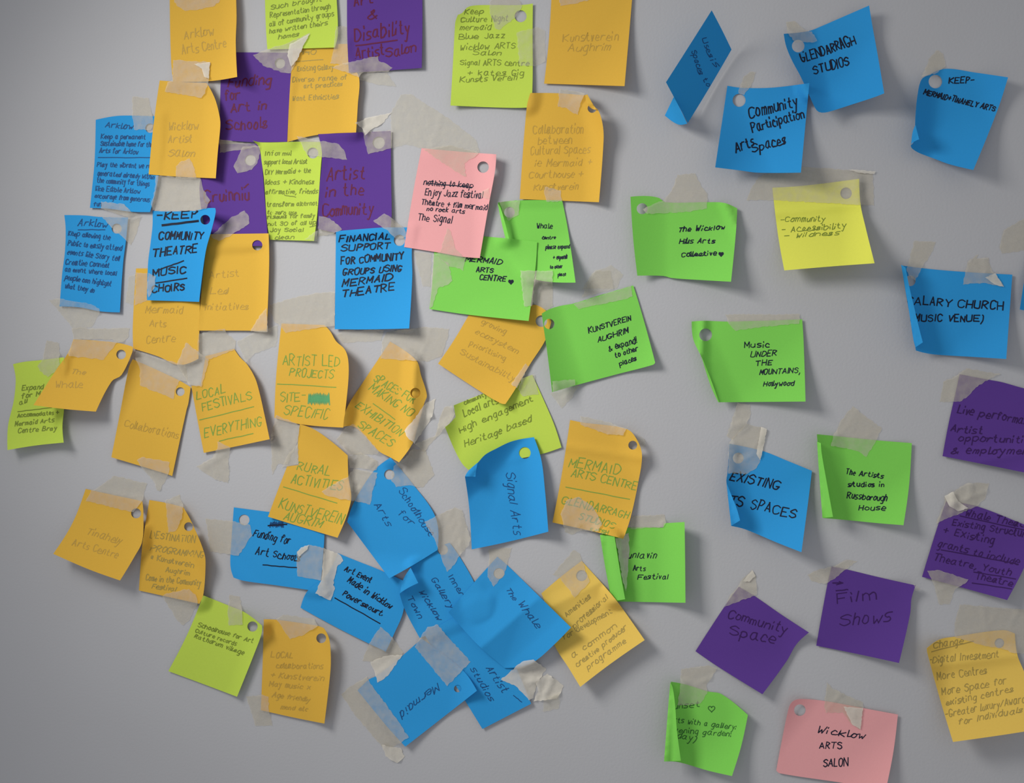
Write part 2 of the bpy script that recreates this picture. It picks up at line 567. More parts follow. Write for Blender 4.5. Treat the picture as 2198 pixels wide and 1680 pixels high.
def tape(z, outline, label, kind='n', crumple=0.0, lifts=(), folds=()):
    COUNT[0] += 1
    seed = COUNT[0]; rnd = random.Random(seed * 7 + 1)
    poly = conv(z, pairs(outline))
    P = np.array(poly); c = P.mean(axis=0)
    prof0 = lift_profile(z, lifts, seed, .00012)
    cre = []
    for _ in range(2 + int(crumple * 3)):
        a = rnd.uniform(0, 3.14); cre.append((c[0] + rnd.uniform(-25, 25), c[1] + rnd.uniform(-25, 25), math.cos(a), math.sin(a), rnd.uniform(.15, .5) * (1 + 4 * crumple), rnd.uniform(4, 10)))
    def prof(X, Y):
        h = prof0(X, Y)
        for x, y, dx, dy, hh, w in cre:
            d = np.abs((X - x) * dy - (Y - y) * dx)
            h = h + hh * .001 * np.maximum(1 - d / w, 0)
        return h
    fld = Field(poly, prof, .00030, soft=3)
    rp = resample(poly, 5.0, 1.3, rnd)
    V, F = sheet(rp, [], 6.0)
    M = Mesh(); M.solid(V, F, fld.at(V[:, 0], V[:, 1]), .00007)
    loc = on_wall([c[0]], [c[1]], [0.0])[0]
    o = M.build('tape_strip', TAPE[kind], None, tuple(loc))
    fld.commit(poly, [])
    for k, fo in enumerate(folds):       # an end of the tape folded back on itself
        fp = conv(z, pairs(fo)); ff = Field(fp, lambda X, Y: 0 * X + .0004, .0009, soft=2)
        V2, F2 = sheet(resample(fp, 4.0, .8, rnd), [], 5.0)
        M2 = Mesh(); M2.solid(V2, F2, ff.at(V2[:, 0], V2[:, 1]), .00007)
        M2.build('folded_end', TAPE['w'], o, tuple(loc)); ff.commit(fp, [])
    o['label'] = label; o['category'] = 'tape'; o['group'] = 'torn tape pieces on the wall'
    return o


# ------------------------------------------------------------------ the notes and the tape, lowest layer first
# upper left
tape(6, '710,1255 740,1020 800,1000 800,1285', 'faint clear tape on bare wall left of the half-hidden yellow arts centre note under KEEP', 'f')
note(2, 'purple', '110,470 710,475 738,640 718,900 698,1278 400,1280 95,1262 95,900', 'purple sticky note reading Funding for Art in Schools',
     [('Funding', 165, 785, 550, 755, 100), ('for', 140, 905, 275, 885, 100), ('Art in', 190, 1010, 500, 985, 95), ('Schools', 150, 1175, 520, 1150, 100)],
     hole=(633, 570, 47), penc='red', w=3.0)
note(2, 'yellow', '760,395 1250,395 1262,575 1345,690 1335,950 1320,1195 975,1215 700,1280 715,950 735,640', 'yellow sticky note about diverse art practices, below the lime note at the top',
     [('1990', 790, 490, 950, 488, 40), ('Exciting Galaxy', 790, 640, 1110, 622, 50), ('Diverse range of', 745, 740, 1235, 715, 50), ('art practices', 850, 795, 1195, 772, 45), ('Want Ethnicities', 745, 910, 1160, 888, 50)],
     lines=[(775, 555, 1020, 537)], penc='grey', w=1.6, lifts=[(1330, 900, 1150, 900, 3)])
note(1, 'yellow', '1115,-190 1700,-200 1712,150 1705,380 1718,693 1480,730 1140,738 1122,540 1110,0', 'yellow sticky note at upper left reading Arts Centre, cut off by the picture edge',
     [('Arklow', 1240, 350, 1505, 312, 85), ('Arts Centre', 1225, 490, 1620, 425, 85)], lifts=[(1718, 700, 1480, 560, 9), (1700, 200, 1560, 200, 4)], w=2.0)
tape(1, '1140,-60 1550,-60 1562,10 1500,60 1380,82 1250,98 1190,62 1150,20', 'pinkish tape across the top of the upper-left yellow arts centre note')
note(2, 'lime', '495,-170 1130,-170 1145,0 1155,300 1130,428 520,447 505,200', 'lime sticky note with small slanted biro lines, left of the purple disability note',
     [('Such brought', 550, 85, 1010, 8, 48), ('Representation through', 545, 160, 1085, 75, 50), ('all of community groups', 540, 240, 1120, 140, 50), ('have written theirs', 540, 300, 1060, 225, 45), ('homes', 620, 352, 800, 322, 40)],
     penc='olive', w=1.7)
tape(2, '1140,235 1245,240 1252,580 1085,572 1120,440', 'pale tape strip between the slanted lime note and the purple disability note')
note(2, 'purple', '1240,-190 1915,-190 1918,200 1912,612 1640,632 1255,655 1240,300', 'purple sticky note reading Disability Artist salon at the top edge',
     [('Art', 1300, 50, 1475, 20, 90), ('&', 1425, 165, 1500, 160, 100), ('Disability', 1310, 365, 1800, 300, 130), ('Artist', 1315, 535, 1570, 490, 105), ('Salon', 1590, 520, 1855, 465, 95)],
     lines=[(1318, 412, 1690, 362)], penc='red', w=3.0)
tape(2, '1350,660 1600,650 1680,780 1500,762 1350,722', 'faint beige tape on bare wall below the purple disability note', 'f')
tape(2, '1095,605 1245,560 1520,505 1525,550 1590,572 1650,612 1612,648 1380,655 1345,698 1240,655', 'jagged tape over the lower left edge of the purple disability note')
tape(2, '390,495 530,440 720,380 905,298 850,400 790,540 730,660 660,655 500,600 450,560', 'twisted white tape over the hole of the purple Funding for Art in Schools note', 'n', .6, folds=['720,400 905,298 850,400 790,540 735,600 700,500'])
# blue note behind the Artist Salon note
note(0, 'blue', '205.5,257 248,249 283,248 345,250 340,377 322,455 279,454 236,448 193,446 197,410 203,345', 'blue sticky note packed with small writing, half behind the yellow Artist Salon note',
     [('Arklow', 226, 272, 284, 277, 14), ('Keep a permanent', 216.5, 297, 311, 298, 11), ('Sustainable home for the', 215.5, 312, 326, 315, 11), ('Arts for Arklow', 213, 327, 295, 331, 11), ('Play the vibrant we re', 208, 357, 322, 361, 11),
      ('generated already within', 209, 376, 330, 384, 11), ('the community for things', 208, 391, 320, 399, 11), ('like Edible Arklow', 205, 409, 300, 415, 11), ('encourage from generous', 203, 424, 320, 433, 11), ('fun', 201, 442, 217, 443, 11)],
     hole=(322, 275, 10), lines=[(211, 338, 330, 338)], penc='navy', w=1.9)
tape(1, '775,870 920,885 955,1050 960,1130 940,1170 790,1170 770,1040', 'beige tape on the top edge of the half-hidden blue note at far left')
note(7, 'purple', '150,110 540,110 545,260 562,500 597,945 110,950 40,600 40,395', 'purple sticky note with one dark red Irish word, left of the narrow lime note',
     [('Cruinniu', 75, 592, 435, 562, 105)], hole=(448, 243, 45), lines=[(395, 470, 430, 440)], penc='red', w=3.0)
tape(2, '90,1255 400,1300 450,1320 290,1350 90,1378', 'lavender-looking tape strip joining the purple Schools note to the purple note below it')
note(1, 'yellow', '1020,725 1200,738 1440,748 1470,790 1525,910 1563,1070 1565,1150 1545,1350 1525,1607 1190,1592 920,1572 950,1250 985,960', 'yellow sticky note reading Artist Salon in faint brown pencil, its right side bulging',
     [('Wicklow', 1100, 1170, 1365, 1162, 78), ('Artist', 1095, 1285, 1305, 1280, 72), ('Salon', 1095, 1410, 1325, 1405, 75)], lifts=[(1565, 1100, 1400, 1100, 8), (1450, 745, 1350, 900, 5)], w=2.0)
tape(1, '1140,540 1475,558 1462,720 1430,840 1395,882 1065,825 1090,740 1135,722', 'square pinkish tape joining the upper-left yellow arts centre note to the Artist Salon note', 'n', .2, folds=['1330,575 1472,560 1462,710 1420,690 1400,620'])
note(7, 'lime', '465,80 540,97 850,92 1050,95 1030,250 1000,650 970,905 610,895 585,750 560,400 540,250 520,140', 'narrow lime sticky note with ten lines of small biro between two purple notes',
     [('Informal', 570, 205, 785, 202, 42), ('support local Artist', 560, 275, 910, 270, 40), ('DIY Mermaid + the', 570, 360, 940, 345, 42), ('Ideas + Kindness', 570, 440, 965, 438, 42), ('affirmative, friends', 570, 520, 995, 515, 40),
      ('transform alternat', 585, 625, 995, 612, 40), ('to zero use', 585, 685, 820, 690, 36), ('rescues for family', 585, 722, 970, 712, 36), ('not 30 of all up', 590, 780, 985, 768, 36), ('Joy Social', 610, 830, 880, 828, 38), ('clean', 650, 890, 800, 886, 32)],
     hole=(960, 185, 45), lines=[(725, 530, 820, 545), (935, 790, 985, 778)], penc='olive', w=1.8, lifts=[(465, 80, 600, 140, 8)])
note(7, 'purple', '1003,30 1365,14 1600,3 1602,400 1606,700 1595,830 1190,840 1000,805 1012,500 1036,200', 'purple sticky note reading Artist in the Community in dark red',
     [('Artist', 1075, 410, 1385, 390, 120), ('in the', 1065, 545, 1370, 522, 100), ('Community', 1040, 700, 1450, 682, 105)], hole=(1500, 100, 50), penc='red', w=3.0)
tape(2, '300,1320 450,1315 455,1380 430,1470 380,1530 250,1560 215,1500 260,1400', 'torn tape over the hole of the purple note with one Irish word')
tape(2, '785,1225 900,1250 1165,1300 1220,1370 1240,1440 1040,1415 880,1400 840,1330', 'torn tape joining the narrow lime note to the purple Artist in the Community note')
tape(0, '838,243 850,220 860,203 882,202 925,230 965,255 1000,283 1022,300 1030,328 1005,345 996,380 960,350 925,330 905,318 870,310 842,318', 'largest beige tape, on the wall between the purple Community note and the pink note', 'f', .1)
tape(2, '1380,1190 1640,1175 1640,1335 1430,1390 1395,1260', 'square tape over the punched hole of the purple Artist in the Community note')
tape(2, '1310,1110 1420,1060 1640,1015 1560,1110 1450,1172 1400,1220 1370,1150', 'twisted beige tape between the diverse practices note and the Artist in the Community note', 'w', .5)
tape(6, '1165,30 1200,-8 1290,-42 1330,40 1355,140 1160,140', 'pinkish torn tape on the bottom edge of the yellow Artist Salon note')
note(6, 'blue', '118,1290 140,1000 165,800 172,600 160,468 350,472 480,485 735,490 715,700 690,900 660,1345 480,1335 300,1300', 'blue sticky note of eight small lines under an underlined heading, leftmost of the blue notes',
     [('Arklow', 280, 560, 540, 575, 68), ('Keep allowing the', 195, 650, 570, 690, 48), ('Public to easily attend', 190, 740, 675, 790, 50), ('events like Story tell', 185, 820, 655, 880, 50), ('Creative Connect', 170, 910, 560, 940, 50),
      ('an event where local', 165, 975, 630, 1012, 46), ('people can highlight', 165, 1045, 580, 1110, 46), ('what they do', 165, 1125, 425, 1165, 46)],
     hole=(632, 590, 45), lines=[(285, 600, 525, 600)], penc='navy', w=2.0)
tape(6, '490,345 700,370 760,440 850,465 740,490 490,410', 'ragged tape on the bottom edge of the half-hidden blue note at far left')
tape(6, '500,485 740,490 850,470 820,600 760,740 710,690 600,590', 'beige tape over the punched hole of the leftmost blue note')
tape(6, '20,1230 130,1222 400,1270 475,1310 480,1340 430,1440 400,1480 240,1490 150,1380', 'broad beige tape under the bottom edge of the leftmost blue note', 'f')
note(0, 'yellow', '292,576 430,576 428,700 426,770 384,783 340,765 286,748 285,700', 'yellow sticky note with three faint pencil lines, half hidden below the blue KEEP note',
     [('Mermaid', 312, 671, 390, 672, 16), ('Arts', 321, 700, 356, 701, 15), ('Centre', 314, 736, 375, 732, 18)], w=1.8)
note(7, 'yellow', '100,850 598,843 602,1100 582,1645 400,1640 20,1640 60,1200', 'yellow sticky note reading Artist Led initiatives, behind the blue KEEP note',
     [('Artist', 115, 1207, 350, 1195, 60), ('Led', 120, 1340, 260, 1335, 60), ('initiatives', 75, 1470, 430, 1465, 58)], hole=(505, 940, 42), w=1.7, lifts=[(600, 1200, 480, 1200, 3)])
tape(7, '150,840 280,720 400,655 435,700 440,760 290,860 190,905 125,870', 'lavender-looking tape joining the purple Irish word note to the Artist Led initiatives note')
tape(6, '805,985 918,990 905,1240 792,1282', 'pinkish tape on the left edge of the yellow note hidden below KEEP')
note(6, 'blue', '955,430 1100,436 1300,430 1460,405 1520,405 1525,440 1490,590 1440,770 1410,960 1375,1250 905,1235 915,900 940,700 955,560', 'blue sticky note reading KEEP, COMMUNITY THEATRE, MUSIC, CHOIRS in thick black',
     [('-KEEP', 990, 510, 1350, 490, 75), ('COMMUNITY', 1010, 690, 1412, 685, 72), ('THEATRE', 955, 845, 1350, 802, 75), ('MUSIC', 960, 1020, 1250, 988, 72), ('CHOIRS', 950, 1165, 1235, 1142, 70)],
     hole=(1430, 510, 44), lines=[(1045, 560, 1385, 520, 5), (1000, 965, 1235, 882, 3), (985, 1080, 1265, 1037, 3)], penc='black', w=3.1, lifts=[(1500, 700, 1150, 700, 12), (900, 1250, 1150, 1000, 3)])
tape(6, '985,110 1180,125 1385,135 1410,230 1475,335 1440,410 1340,432 1100,428 955,422 940,370 975,250', 'large whitish tape between the Artist Salon note and the top of the blue KEEP note', 'n', .2)
tape(6, '918,990 985,1020 975,1120 920,1210 905,1100', 'small grey tape on the lower left edge of the blue KEEP note')
note(7, 'blue', '1150,825 1350,808 1540,795 1790,795 1772,985 1775,1200 1750,1622 1400,1630 1140,1628', 'blue sticky note reading FINANCIAL SUPPORT FOR COMMUNITY GROUPS in black capitals',
     [('FINANCIAL', 1175, 915, 1585, 887, 55), ('SUPPORT', 1190, 992, 1585, 967, 55), ('FOR COMMUNITY', 1190, 1097, 1700, 1055, 60), ('GROUPS USING', 1205, 1185, 1680, 1150, 56), ('MERMAID', 1200, 1280, 1610, 1228, 60), ('THEATRE', 1200, 1367, 1625, 1307, 64)],
     hole=(1670, 900, 46), penc='black', w=3.0, lifts=[(1770, 1640, 1480, 1250, 9)])
tape(7, '1010,700 1100,720 1165,770 1200,810 1110,850 1000,870', 'torn tape on the lower left corner of the purple Artist in the Community note')
tape(7, '1455,740 1545,680 1610,720 1710,800 1730,870 1650,890 1560,810', 'tape joining the purple Artist in the Community note to the FINANCIAL SUPPORT note')
tape(7, '890,890 960,840 1000,820 1000,910', 'small tape on the bottom corner of the narrow lime note', 'f')
tape(8, '180,990 330,1010 320,1280 260,1280', 'faint tape on bare wall right of the FINANCIAL SUPPORT note', 'f')
# top middle
note(3, 'lime', '290,170 310,118 345,103 380,62 430,45 560,40 820,40 910,28 908,240 905,740 880,850 860,862 650,862 250,845 270,500 285,220', 'lime sticky note headed Keep with nine biro lines, at the top centre',
     [('Keep', 360, 115, 510, 107, 48), ('Culture Night', 330, 178, 710, 168, 48), ('mermaid', 325, 240, 570, 237, 48), ('Blue Jazz', 315, 315, 680, 302, 48), ('Wicklow ARTS', 325, 400, 760, 387, 50), ('Salon', 430, 442, 650, 440, 44),
      ('Signal ARTS centre', 325, 520, 880, 527, 50), ('+ kates Gig', 385, 602, 830, 605, 48), ('Kunsts Verein', 325, 660, 780, 638, 48)],
     hole=(812, 130, 48), penc='olive', w=1.7, lifts=[(290, 60, 430, 200, 6), (260, 860, 420, 700, 3)])
tape(3, '560,20 600,-20 790,-20 825,50 760,150 640,240 610,230 570,120', 'pointed tape on the top edge of the lime note headed Keep')
note(3, 'yellow', '1065,-140 1715,-140 1705,0 1645,690 1000,670 1040,300', 'yellow sticky note with two faint pencil words, right of the lime note headed Keep',
     [('Kunstverein', 1150, 330, 1590, 322, 70), ('Aughrim', 1190, 412, 1520, 402, 66)], lifts=[(1650, 700, 1300, 450, 10)], w=1.7)
tape(3, '780,260 950,215 1010,250 1010,490 930,530 800,522', 'grey tape between the lime note headed Keep and the yellow note beside it', 'f')
tape(3, '1120,-20 1300,-60 1400,-70 1360,0 1250,30 1130,48', 'pinkish tape at the very top of the yellow two-word note')
note(3, 'yellow', '890,745 1115,747 1320,762 1345,757 1390,830 1440,895 1470,1000 1477,1120 1440,1620 805,1595 860,870', 'yellow sticky note reading Collaboration between Cultural Spaces',
     [('Collaboration', 910, 1072, 1310, 1065, 78), ('between', 950, 1155, 1218, 1147, 70), ('Cultural Spaces', 890, 1237, 1365, 1225, 66), ('ie Mermaid +', 925, 1332, 1375, 1325, 62), ('Courthouse +', 875, 1425, 1305, 1420, 62), ('Kunstverein', 915, 1525, 1268, 1515, 58)],
     hole=(1385, 868, 36), w=1.7, lifts=[(1400, 800, 1250, 900, 9), (1470, 1200, 1300, 1200, 7)],
     flaps=[('1330,762 1348,757 1390,832 1425,880 1385,872 1345,830', (1348, 757, 1430, 885), 7, 8)])
tape(3, '1125,710 1330,745 1290,830 1270,920 1210,890 1180,865 1110,855', 'ragged pinkish tape on the top edge of the Cultural Spaces note')
# green notes of the middle
note(8, 'green', '872,590 1050,572 1400,573 1445,800 1510,1246 1200,1225 1080,1150 960,890 910,720', 'narrow green sticky note with six short lines, under the yellow Cultural Spaces note',
     [('Whale', 1195, 800, 1320, 800, 42), ('centre', 1235, 890, 1345, 887, 30), ('please expand', 1265, 970, 1460, 965, 36), ('+ expand!', 1325, 1055, 1440, 1048, 36), ('to other', 1300, 1130, 1400, 1125, 28), ('place', 1365, 1195, 1430, 1187, 30)],
     hole=(968, 670, 44), penc='black', w=1.8, lifts=[(1480, 1250, 1250, 900, 14), (870, 700, 990, 700, 7)], flaps=[('872,600 893,628 930,750 965,890 935,885 905,760', (872, 600, 935, 885), 6, 8)])
tape(8, '890,585 1055,575 1045,690 960,740 912,660', 'torn tape over the hole of the narrow green note')
tape(8, '1260,460 1390,490 1395,582 1270,582 1250,500', 'small pinkish tape on the bottom edge of the Cultural Spaces note')
tape(8, '1560,1300 1650,1165 1800,1100 1900,1180 1850,1290', 'faint tape on bare wall below the narrow green note', 'f')
tape(13, '1390,890 1590,830 1640,780 1560,930 1480,1010', 'faint creased tape on bare wall below the tilted green expand note', 'f', .5)
# centre band, left
note(11, 'lime', '130,380 250,355 400,340 640,310 645,500 640,830 625,1000 638,1165 350,1195 75,1240 80,1000 135,760 155,600 155,500', 'lime sticky note at the far left edge, partly under a hanging yellow note',
     [('Expand', 220, 645, 430, 625, 55), ('for M', 215, 722, 400, 692, 50), ('all', 195, 790, 270, 765, 45), ('Accommodates +', 175, 912, 590, 878, 42), ('Mermaid Arts', 150, 1002, 540, 955, 46), ('Centre Bray', 180, 1068, 560, 1038, 46)],
     lines=[(180, 855, 520, 815)], penc='olive', w=2.0, lifts=[(350, 1230, 350, 900, 8), (640, 700, 500, 700, 4)])
tape(11, '470,140 590,170 600,380 560,450 480,510 400,450 375,400 420,340', 'grey tape on the top of the far-left lime note')
note(11, 'yellow', '735,130 1170,165 1330,205 1325,260 1215,490 1120,550 960,855 640,828 335,790 560,440 680,270', 'slanted yellow sticky note hanging out over the far-left lime note',
     [('The', 710, 475, 850, 482, 52), ('Whale', 555, 612, 830, 612, 70)], hole=(1213, 283, 48), w=1.7, lifts=[(600, 850, 850, 300, 17, 1.5), (1325, 230, 1180, 230, 6)])
tape(11, '720,15 1000,22 1300,20 1290,100 1240,150 1180,165 1120,130 735,128', 'beige tape on bare wall above the slanted yellow note at far left', 'n', .3)
tape(11, '735,128 1175,162 1110,240 1040,335 690,300 680,270', 'pinkish tape across the top of the slanted yellow note at far left')
note(11, 'yellow', '1330,330 1770,530 1910,610 1885,780 1870,830 1725,1500 1640,1470 1115,1312 1200,880 1290,420', 'yellow sticky note reading only Collaborations in faint pencil',
     [('Collaborations', 1240, 1000, 1775, 1125, 85)], hole=(1805, 655, 44), w=1.7, lifts=[(1280, 500, 1420, 560, 5), (1120, 1400, 1400, 1150, 4)])
tape(11, '1340,235 1560,310 1860,390 1885,560 1800,545 1750,640 1740,730 1400,590 1400,430 1360,340', 'wide pale tape over the top of the yellow Collaborations note')
tape(11, '1370,1340 1420,1310 1700,1360 1690,1470 1600,1650 1570,1640 1540,1560 1400,1390', 'pinkish tape hanging from the bottom of the yellow Collaborations note', 'n', .2)
note(12, 'yellow', '240,330 480,268 530,340 590,400 655,510 690,620 740,840 780,1030 450,1100 225,1145 165,830 120,580 200,575', 'yellow sticky note reading LOCAL FESTIVALS, EVERYTHING in green',
     [('LOCAL', 165, 695, 405, 635, 78), ('FESTIVALS', 215, 795, 630, 690, 82), ('EVERYTHING', 230, 1015, 710, 910, 92)], lines=[(190, 870, 645, 755), (355, 1045, 640, 982)], penc='felt', w=1.9,
     lifts=[(700, 500, 500, 560, 8), (780, 1030, 560, 900, 5), (120, 580, 300, 600, 3)])
tape(12, '185,140 405,100 412,130 495,200 480,280 250,365 170,310', 'whitish tape above the LOCAL FESTIVALS note', 'n', .2)
tape(12, '75,215 270,360 255,420 205,590 100,570 0,400 40,300', 'pinkish tape on the upper left of the LOCAL FESTIVALS note')
tape(12, '505,210 640,130 760,100 850,70 835,245 655,305 575,385', 'pale tape on bare wall between the LOCAL FESTIVALS and ARTIST LED notes', 'f')
tape(12, '340,1050 450,1100 430,1200 440,1330 430,1400 320,1370 160,1260 290,1190 340,1110', 'torn tape hanging below the LOCAL FESTIVALS note', 'n', .7)
note(12, 'yellow', '880,55 1240,68 1290,120 1340,205 1410,270 1440,350 1445,500 1420,770 1400,932 1050,905 820,850 835,500', 'yellow sticky note reading ARTIST LED PROJECTS, SITE-SPECIFIC in green',
     [('ARTIST LED', 890, 408, 1365, 412, 95), ('PROJECTS', 945, 495, 1310, 520, 76), ('SITE-', 870, 718, 1080, 700, 92), ('SPECIFIC', 895, 825, 1265, 858, 92)], lines=[(845, 563, 1340, 592)], scrib=[(1105, 645, 1285, 735, 'teal')], penc='felt', w=1.9,
     lifts=[(1440, 300, 1200, 360, 8), (1430, 800, 1250, 800, 5)])
tape(7, '605,1430 800,1370 1000,1330 1140,1320 1140,1600 1040,1610 740,1660 690,1600 640,1560', 'broad beige tape between the FINANCIAL SUPPORT note and the ARTIST LED note')
tape(7, '580,1450 590,1650 450,1645 500,1550', 'pinkish tape on the lower right corner of the Artist Led initiatives note')
note(12, 'yellow', '1795,208 2015,365 2055,490 2105,660 2085,720 2020,950 1985,1065 1870,1225 1800,1185 1700,1130 1500,930 1400,925 1430,770 1560,560 1700,350', 'yellow sticky note reading SPACES FOR MAKING, EXHIBITION SPACES in slanted green',
     [('SPACES FOR', 1650, 540, 1985, 725, 78), ('MAKING NO', 1610, 615, 1960, 840, 80), ('EXHIBITION', 1500, 755, 1870, 1005, 78), ('SPACES', 1515, 925, 1790, 1092, 80)], lines=[(1650, 730, 1835, 862)], hole=(2008, 640, 42), tuck=True, penc='felt', w=1.9,
     lifts=[('r', 2010, 360, 1975, 760, 6, 120), (1800, 1230, 1750, 900, 4)])
tape(13, '75,480 110,410 400,370 600,385 590,450 540,600 440,640 60,620', 'wide beige tape across the top of the SPACES FOR MAKING note', 'n', .2)
tape(12, '1340,150 1400,115 1740,110 1720,200 1470,215 1400,220', 'whitish tape on bare wall below the FINANCIAL SUPPORT note', 'f')
tape(12, '2180,690 2150,840 2000,1070 1930,1000 1915,960 2030,820 2100,720', 'curled brownish tape on the right edge of the SPACES FOR MAKING note', 'w', .9)
note(18, 'blue', '372,762 640,797 1090,850 1075,1100 1048,1422 700,1372 450,1337 370,1312 348,1240 345,1150 362,900', 'blue sticky note reading Funding for Art Schools in dark ink',
     [('Funding for', 522, 985, 805, 1050, 66), ('Art Schools', 540, 1130, 885, 1187, 64)], hole=(453, 860, 42), lines=[(600, 1213, 865, 1235, 2.4), (640, 905, 785, 895, 3)], scrib=[(655, 875, 760, 915, 'navy')], penc='black', w=2.2, lifts=[(345, 1320, 480, 1200, 8)])
tape(18, '150,850 365,870 500,900 515,980 470,1050 410,1140 190,1110', 'broad grey tape on the left edge of the Funding for Art Schools note')
note(0, 'blue', '725,1187 770,1205 813,1222 868,1247 866,1310 845,1362 828,1398 790,1380 720,1345 645,1304 660,1268 700,1235', 'blue sticky note with three slanted black lines and a long underline',
     [('Art Event', 739, 1224, 794, 1250, 13), ('Made in Wicklow', 745, 1248, 836, 1306, 15), ('Powerscourt.', 735, 1277, 820, 1322, 13)], lines=[(719, 1283, 816, 1338, 2.4)], penc='black', w=2.4)
tape(18, '865,1110 960,1055 1080,1080 1080,1340 870,1300', 'square grey tape on the right of the Funding for Art Schools note', folds=['868,1112 900,1075 960,1055 950,1090 880,1150'])
tape(18, '1080,1080 1200,1130 1230,1180 1180,1230 1150,1370 1165,1400 1130,1490 1010,1435 1060,1330', 'crumpled white tape between Funding for Art Schools and the slanted blue note beside it', 'w', 1.0)
note(20, 'blue', '540,975 745,830 860,780 935,885 1055,1095 1150,1330 615,1562 495,1335 450,1200 500,1150 590,1110', 'blue sticky note with folded left corner and faint slanted lines, behind other blue notes',
     [('Inner', 850, 1060, 945, 1215, 48), ('Gallery', 705, 1080, 860, 1315, 52), ('Wicklow', 605, 1180, 760, 1415, 52), ('Town', 510, 1230, 605, 1398, 52)], hole=(803, 838, 43), penc='navy', w=1.8, lifts=[(450, 1150, 640, 1180, 9)],
     flaps=[('540,985 602,1110 520,1150 455,1192 480,1080', (535, 985, 450, 1195), 9, 13)])
note(20, 'blue', '375,82 550,290 745,575 760,840 540,975 365,1072 200,850 20,610 75,450 240,190', 'blue sticky note tilted steeply, faint biro words for Arts, beside the Rural Activities note',
     [('Schoolhouse', 440, 355, 690, 725, 66), ('for', 435, 545, 545, 640, 58), ('Arts', 240, 470, 345, 645, 60)], hole=(365, 222, 42), penc='navy', w=1.8, lifts=[(20, 600, 160, 560, 8), (400, 1080, 420, 850, 7)])
note(18, 'yellow', '890,110 1000,150 1130,240 1265,355 1270,520 1290,710 1185,1000 900,915 640,835 720,620 790,440 880,430 875,250', 'yellow sticky note reading RURAL ACTIVITIES in green over the blue Funding note',
     [('RURAL', 865, 470, 1120, 512, 76), ('ACTIVITIES', 820, 572, 1210, 628, 80), ('KUNSTVEREIN', 720, 765, 1212, 893, 88), ('AUGRIM', 760, 853, 1050, 922, 72)], lines=[(760, 600, 1180, 730)], penc='felt', w=1.9,
     lifts=[(1200, 250, 1060, 420, 7), (1240, 900, 1000, 800, 6), (640, 900, 850, 800, 3)])
tape(12, '835,825 960,880 1035,915 1020,1040 930,1240 850,1240 800,1330 790,1000', 'long tape hanging from the lower left corner of the ARTIST LED note', 'n', .5)
tape(12, '1020,1060 1022,1240 880,1272 920,1180', 'pinkish tape on the left edge of the RURAL ACTIVITIES note')
tape(12, '1410,940 1480,900 1530,930 1700,1130 1680,1160 1450,1160 1340,1030', 'tape between the bottom of the ARTIST LED note and the SPACES FOR MAKING note', 'n', .2)
tape(18, '1265,360 1370,330 1500,400 1490,470 1280,450', 'crumpled pinkish tape at the upper right of the RURAL ACTIVITIES note', 'n', .8)
tape(18, '1060,640 1150,580 1270,520 1310,460 1500,490 1470,600 1440,740 1320,710 1220,700 1100,670', 'wide crumpled tape joining RURAL ACTIVITIES to the steeply tilted blue note', 'n', .6)
tape(20, '400,155 480,95 560,10 660,20 735,220 635,330 540,310 420,325 375,260', 'beige tape on the top corner of the steeply tilted blue note', 'n', .3)
# centre
note(13, 'lime', '635,985 860,895 1250,745 1330,920 1420,1130 1480,1315 1310,1370 1000,1430 750,1490 700,1440 640,1330 565,1150 600,1130 650,1075', 'lime sticky note reading High engagement, Heritage based',
     [('community', 720, 980, 890, 908, 36), ('Local arts', 720, 1072, 985, 962, 56), ('High engagement', 685, 1202, 1258, 948, 50), ('Heritage based', 725, 1312, 1245, 1112, 50)], penc='olive', w=2.0, lifts=[(700, 1480, 820, 1340, 4), (635, 985, 760, 1010, 5)], wedge=1)
note(13, 'yellow', '790,215 1230,200 1290,200 1355,240 1400,330 1350,480 1235,660 1110,870 1040,975 1005,970 850,880 512,658 640,470 755,275', 'yellow sticky note turned sideways, reading ecosystem and Sustainability',
     [('growing', 850, 342, 1035, 425, 46), ('ecosystem', 800, 420, 1130, 578, 50), ('prioritising', 755, 512, 1030, 632, 44), ('Sustainability', 680, 580, 1095, 795, 50)], hole=(1322, 325, 45), w=1.6, lifts=[(560, 740, 800, 560, 3), (1020, 980, 950, 700, 5)])
tape(13, '1085,820 1200,655 1225,680 1180,760 1130,850', 'narrow pinkish tape on the right edge of the yellow ecosystem note')
tape(13, '1170,770 1265,740 1300,900 1180,915 1140,860', 'pale tape on the upper corner of the lime High engagement note')
tape(13, '490,1220 520,1100 560,1000 620,985 645,1050 600,1130 490,1250 400,1350 330,1290', 'pale tape on the left of the lime High engagement note', 'n', .3)
note(8, 'green', '360,820 735,865 960,885 1195,912 1180,1140 1125,1560 640,1510 312,1462 335,1250', 'green sticky note with ARTS CENTRE and a black heart, partly under the pink note',
     [('MERMAID', 605, 1068, 900, 1098, 50), ('ARTS', 695, 1158, 828, 1162, 44), ('CENTRE', 722, 1222, 935, 1237, 46)], hearts=[(980, 1240, 20, True)], penc='black', w=2.4, lifts=[(1130, 1570, 900, 1200, 6)])
tape(8, '345,1010 470,1090 500,1230 470,1260 385,1290 340,1440 315,1460 325,1250', 'torn greenish tape on the left edge of the green heart note over the wall')
